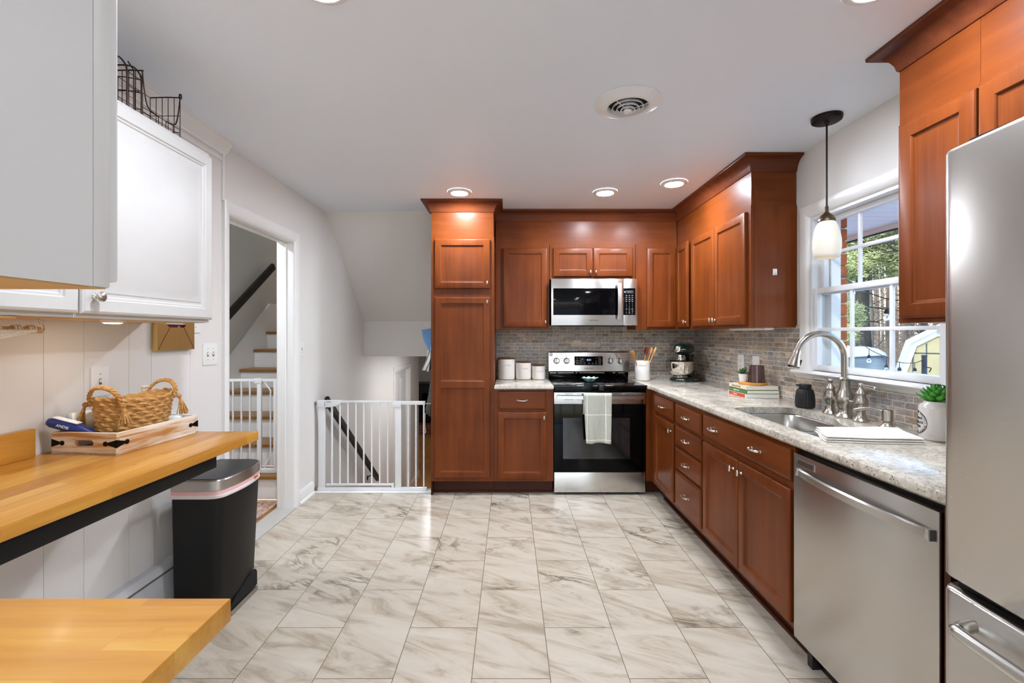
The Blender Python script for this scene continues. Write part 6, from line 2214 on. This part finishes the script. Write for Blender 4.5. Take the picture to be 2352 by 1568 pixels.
# brush of twigs at the wood's edge
m = MB()
rnd = random.Random(31)
for _ in range(1500):
    p = Vector(P(rnd.uniform(1900, 2190), 767, 15))
    p.y += rnd.uniform(-.8, 4)
    p.x *= p.y / 15
    p.z = GZ + rnd.uniform(.4, 3.9) ** 1.0
    e = p + Vector((rnd.gauss(0, .35), rnd.gauss(0, .3), rnd.gauss(.15, .35)))
    m.tube([p, p.lerp(e, .5) + Vector((rnd.gauss(0, .05), 0, rnd.gauss(0, .05))), e], [.012, .009, .004], 3, caps=False)
br_ = m.build('undergrowth', 'twigs')
tag(br_, 'tangled brown twigs along the edge of the woods', 'undergrowth', kind='stuff')
# far tree belt
m = MB()
for _ in range(70):
    px = rnd.uniform(1880, 2260)
    y = rnd.uniform(20, 30)
    x0 = P(px, 767, y)[0]
    m.tube([(x0, y, GZ), (x0 + rnd.uniform(-.2, .2), y, GZ + rnd.uniform(5, 9))], [rnd.uniform(.05, .12), .03], 5)
tag(m.build('far_woods', 'grey_bark'), 'distant bare woods beyond the snowy yard', 'woods', kind='stuff')

# string lights
def strings(nm, lab, pts, bulbs, r, bs_):
    s_ = thing(nm, lab, 'string lights', tuple(pts[0]), group='outdoor string lights')
    MB().tube(spline(pts, 6), r, 6).build('cable', 'cable_black', s_)
    for p, L_ in bulbs:
        p = Vector(p)
        m = MB().tube([p, p + Vector((0, 0, -L_))], r * .8, 6)
        q = p + Vector((0, 0, -L_))
        m.lathe([(.3 * bs_, 0), (.42 * bs_, -.3 * bs_), (.62 * bs_, -.6 * bs_), (.66 * bs_, -1.25 * bs_), (.55 * bs_, -1.3 * bs_)], tuple(q), 14)
        so = m.build('socket', 'cable_black', s_)
        MB().lathe([(.34 * bs_, -1.28 * bs_), (.5 * bs_, -1.7 * bs_), (.78 * bs_, -2.3 * bs_), (.72 * bs_, -2.8 * bs_), (.4 * bs_, -3.15 * bs_), (.05 * bs_, -3.25 * bs_)], tuple(q), 16).build('bulb', 'bulb_glass', so)
    return s_
strings('string_lights', 'black string light cable with a large clear bulb just outside the upper window', [(2.615, 3.9, 2.052), P(1960, 655, 3.2), P(1995, 672, 2.9), P(2038, 686, 2.8), P(2075, 690, 2.75), P(2130, 688, 2.7)], [(P(2037, 687, 2.8), .06)], .003, .023)
sb_ = strings('string_lights', 'sagging string lights with clear bulbs in front of the covered vehicle and shed', [P(1975, 778, 4.7), P(1994, 800, 4.6), P(2036, 820, 4.6), P(2068, 832, 4.6), P(2100, 833, 4.6), P(2121, 826, 4.6)],
        [(P(1996, 801, 4.6), .06), (P(2036, 820, 4.6), .07), (P(2066, 832, 4.6), .05), (P(2101, 833, 4.6), .05)], .0035, .026)
st_ = thing('string_light_post', 'dark post holding the string lights in front of the shed', 'post', tuple(P(2123, 830, 4.6)[:2]) + (GZ,))
q = P(2123, 818, 4.6)
MB().tube([(q[0], q[1], GZ), q], .022, 10).tube([q, (q[0], q[1], q[2] + .015)], [.028, .02], 10).build('post', 'post_dark', st_)
MB().tube(spline([(q[0], q[1] - .025, q[2] - .11), (q[0] + .05, q[1] - .02, q[2] - .12), (q[0] + .05, q[1], q[2] - .16)], 4), .005, 6).build('hook', 'cable_black', st_)
sc_ = thing('soffit_cable', 'black cable strung along the outer edge of the white soffit', 'cable', (2.6, 3.6, 2.05))
MB().tube(spline([(2.61, 4.2, 2.045), (2.612, 3.6, 2.04), (2.612, 3.2, 2.046), (2.612, 2.9, 2.04), (2.612, 2.4, 2.046)], 6), .007, 6).build('cable', 'cable_black', sc_)
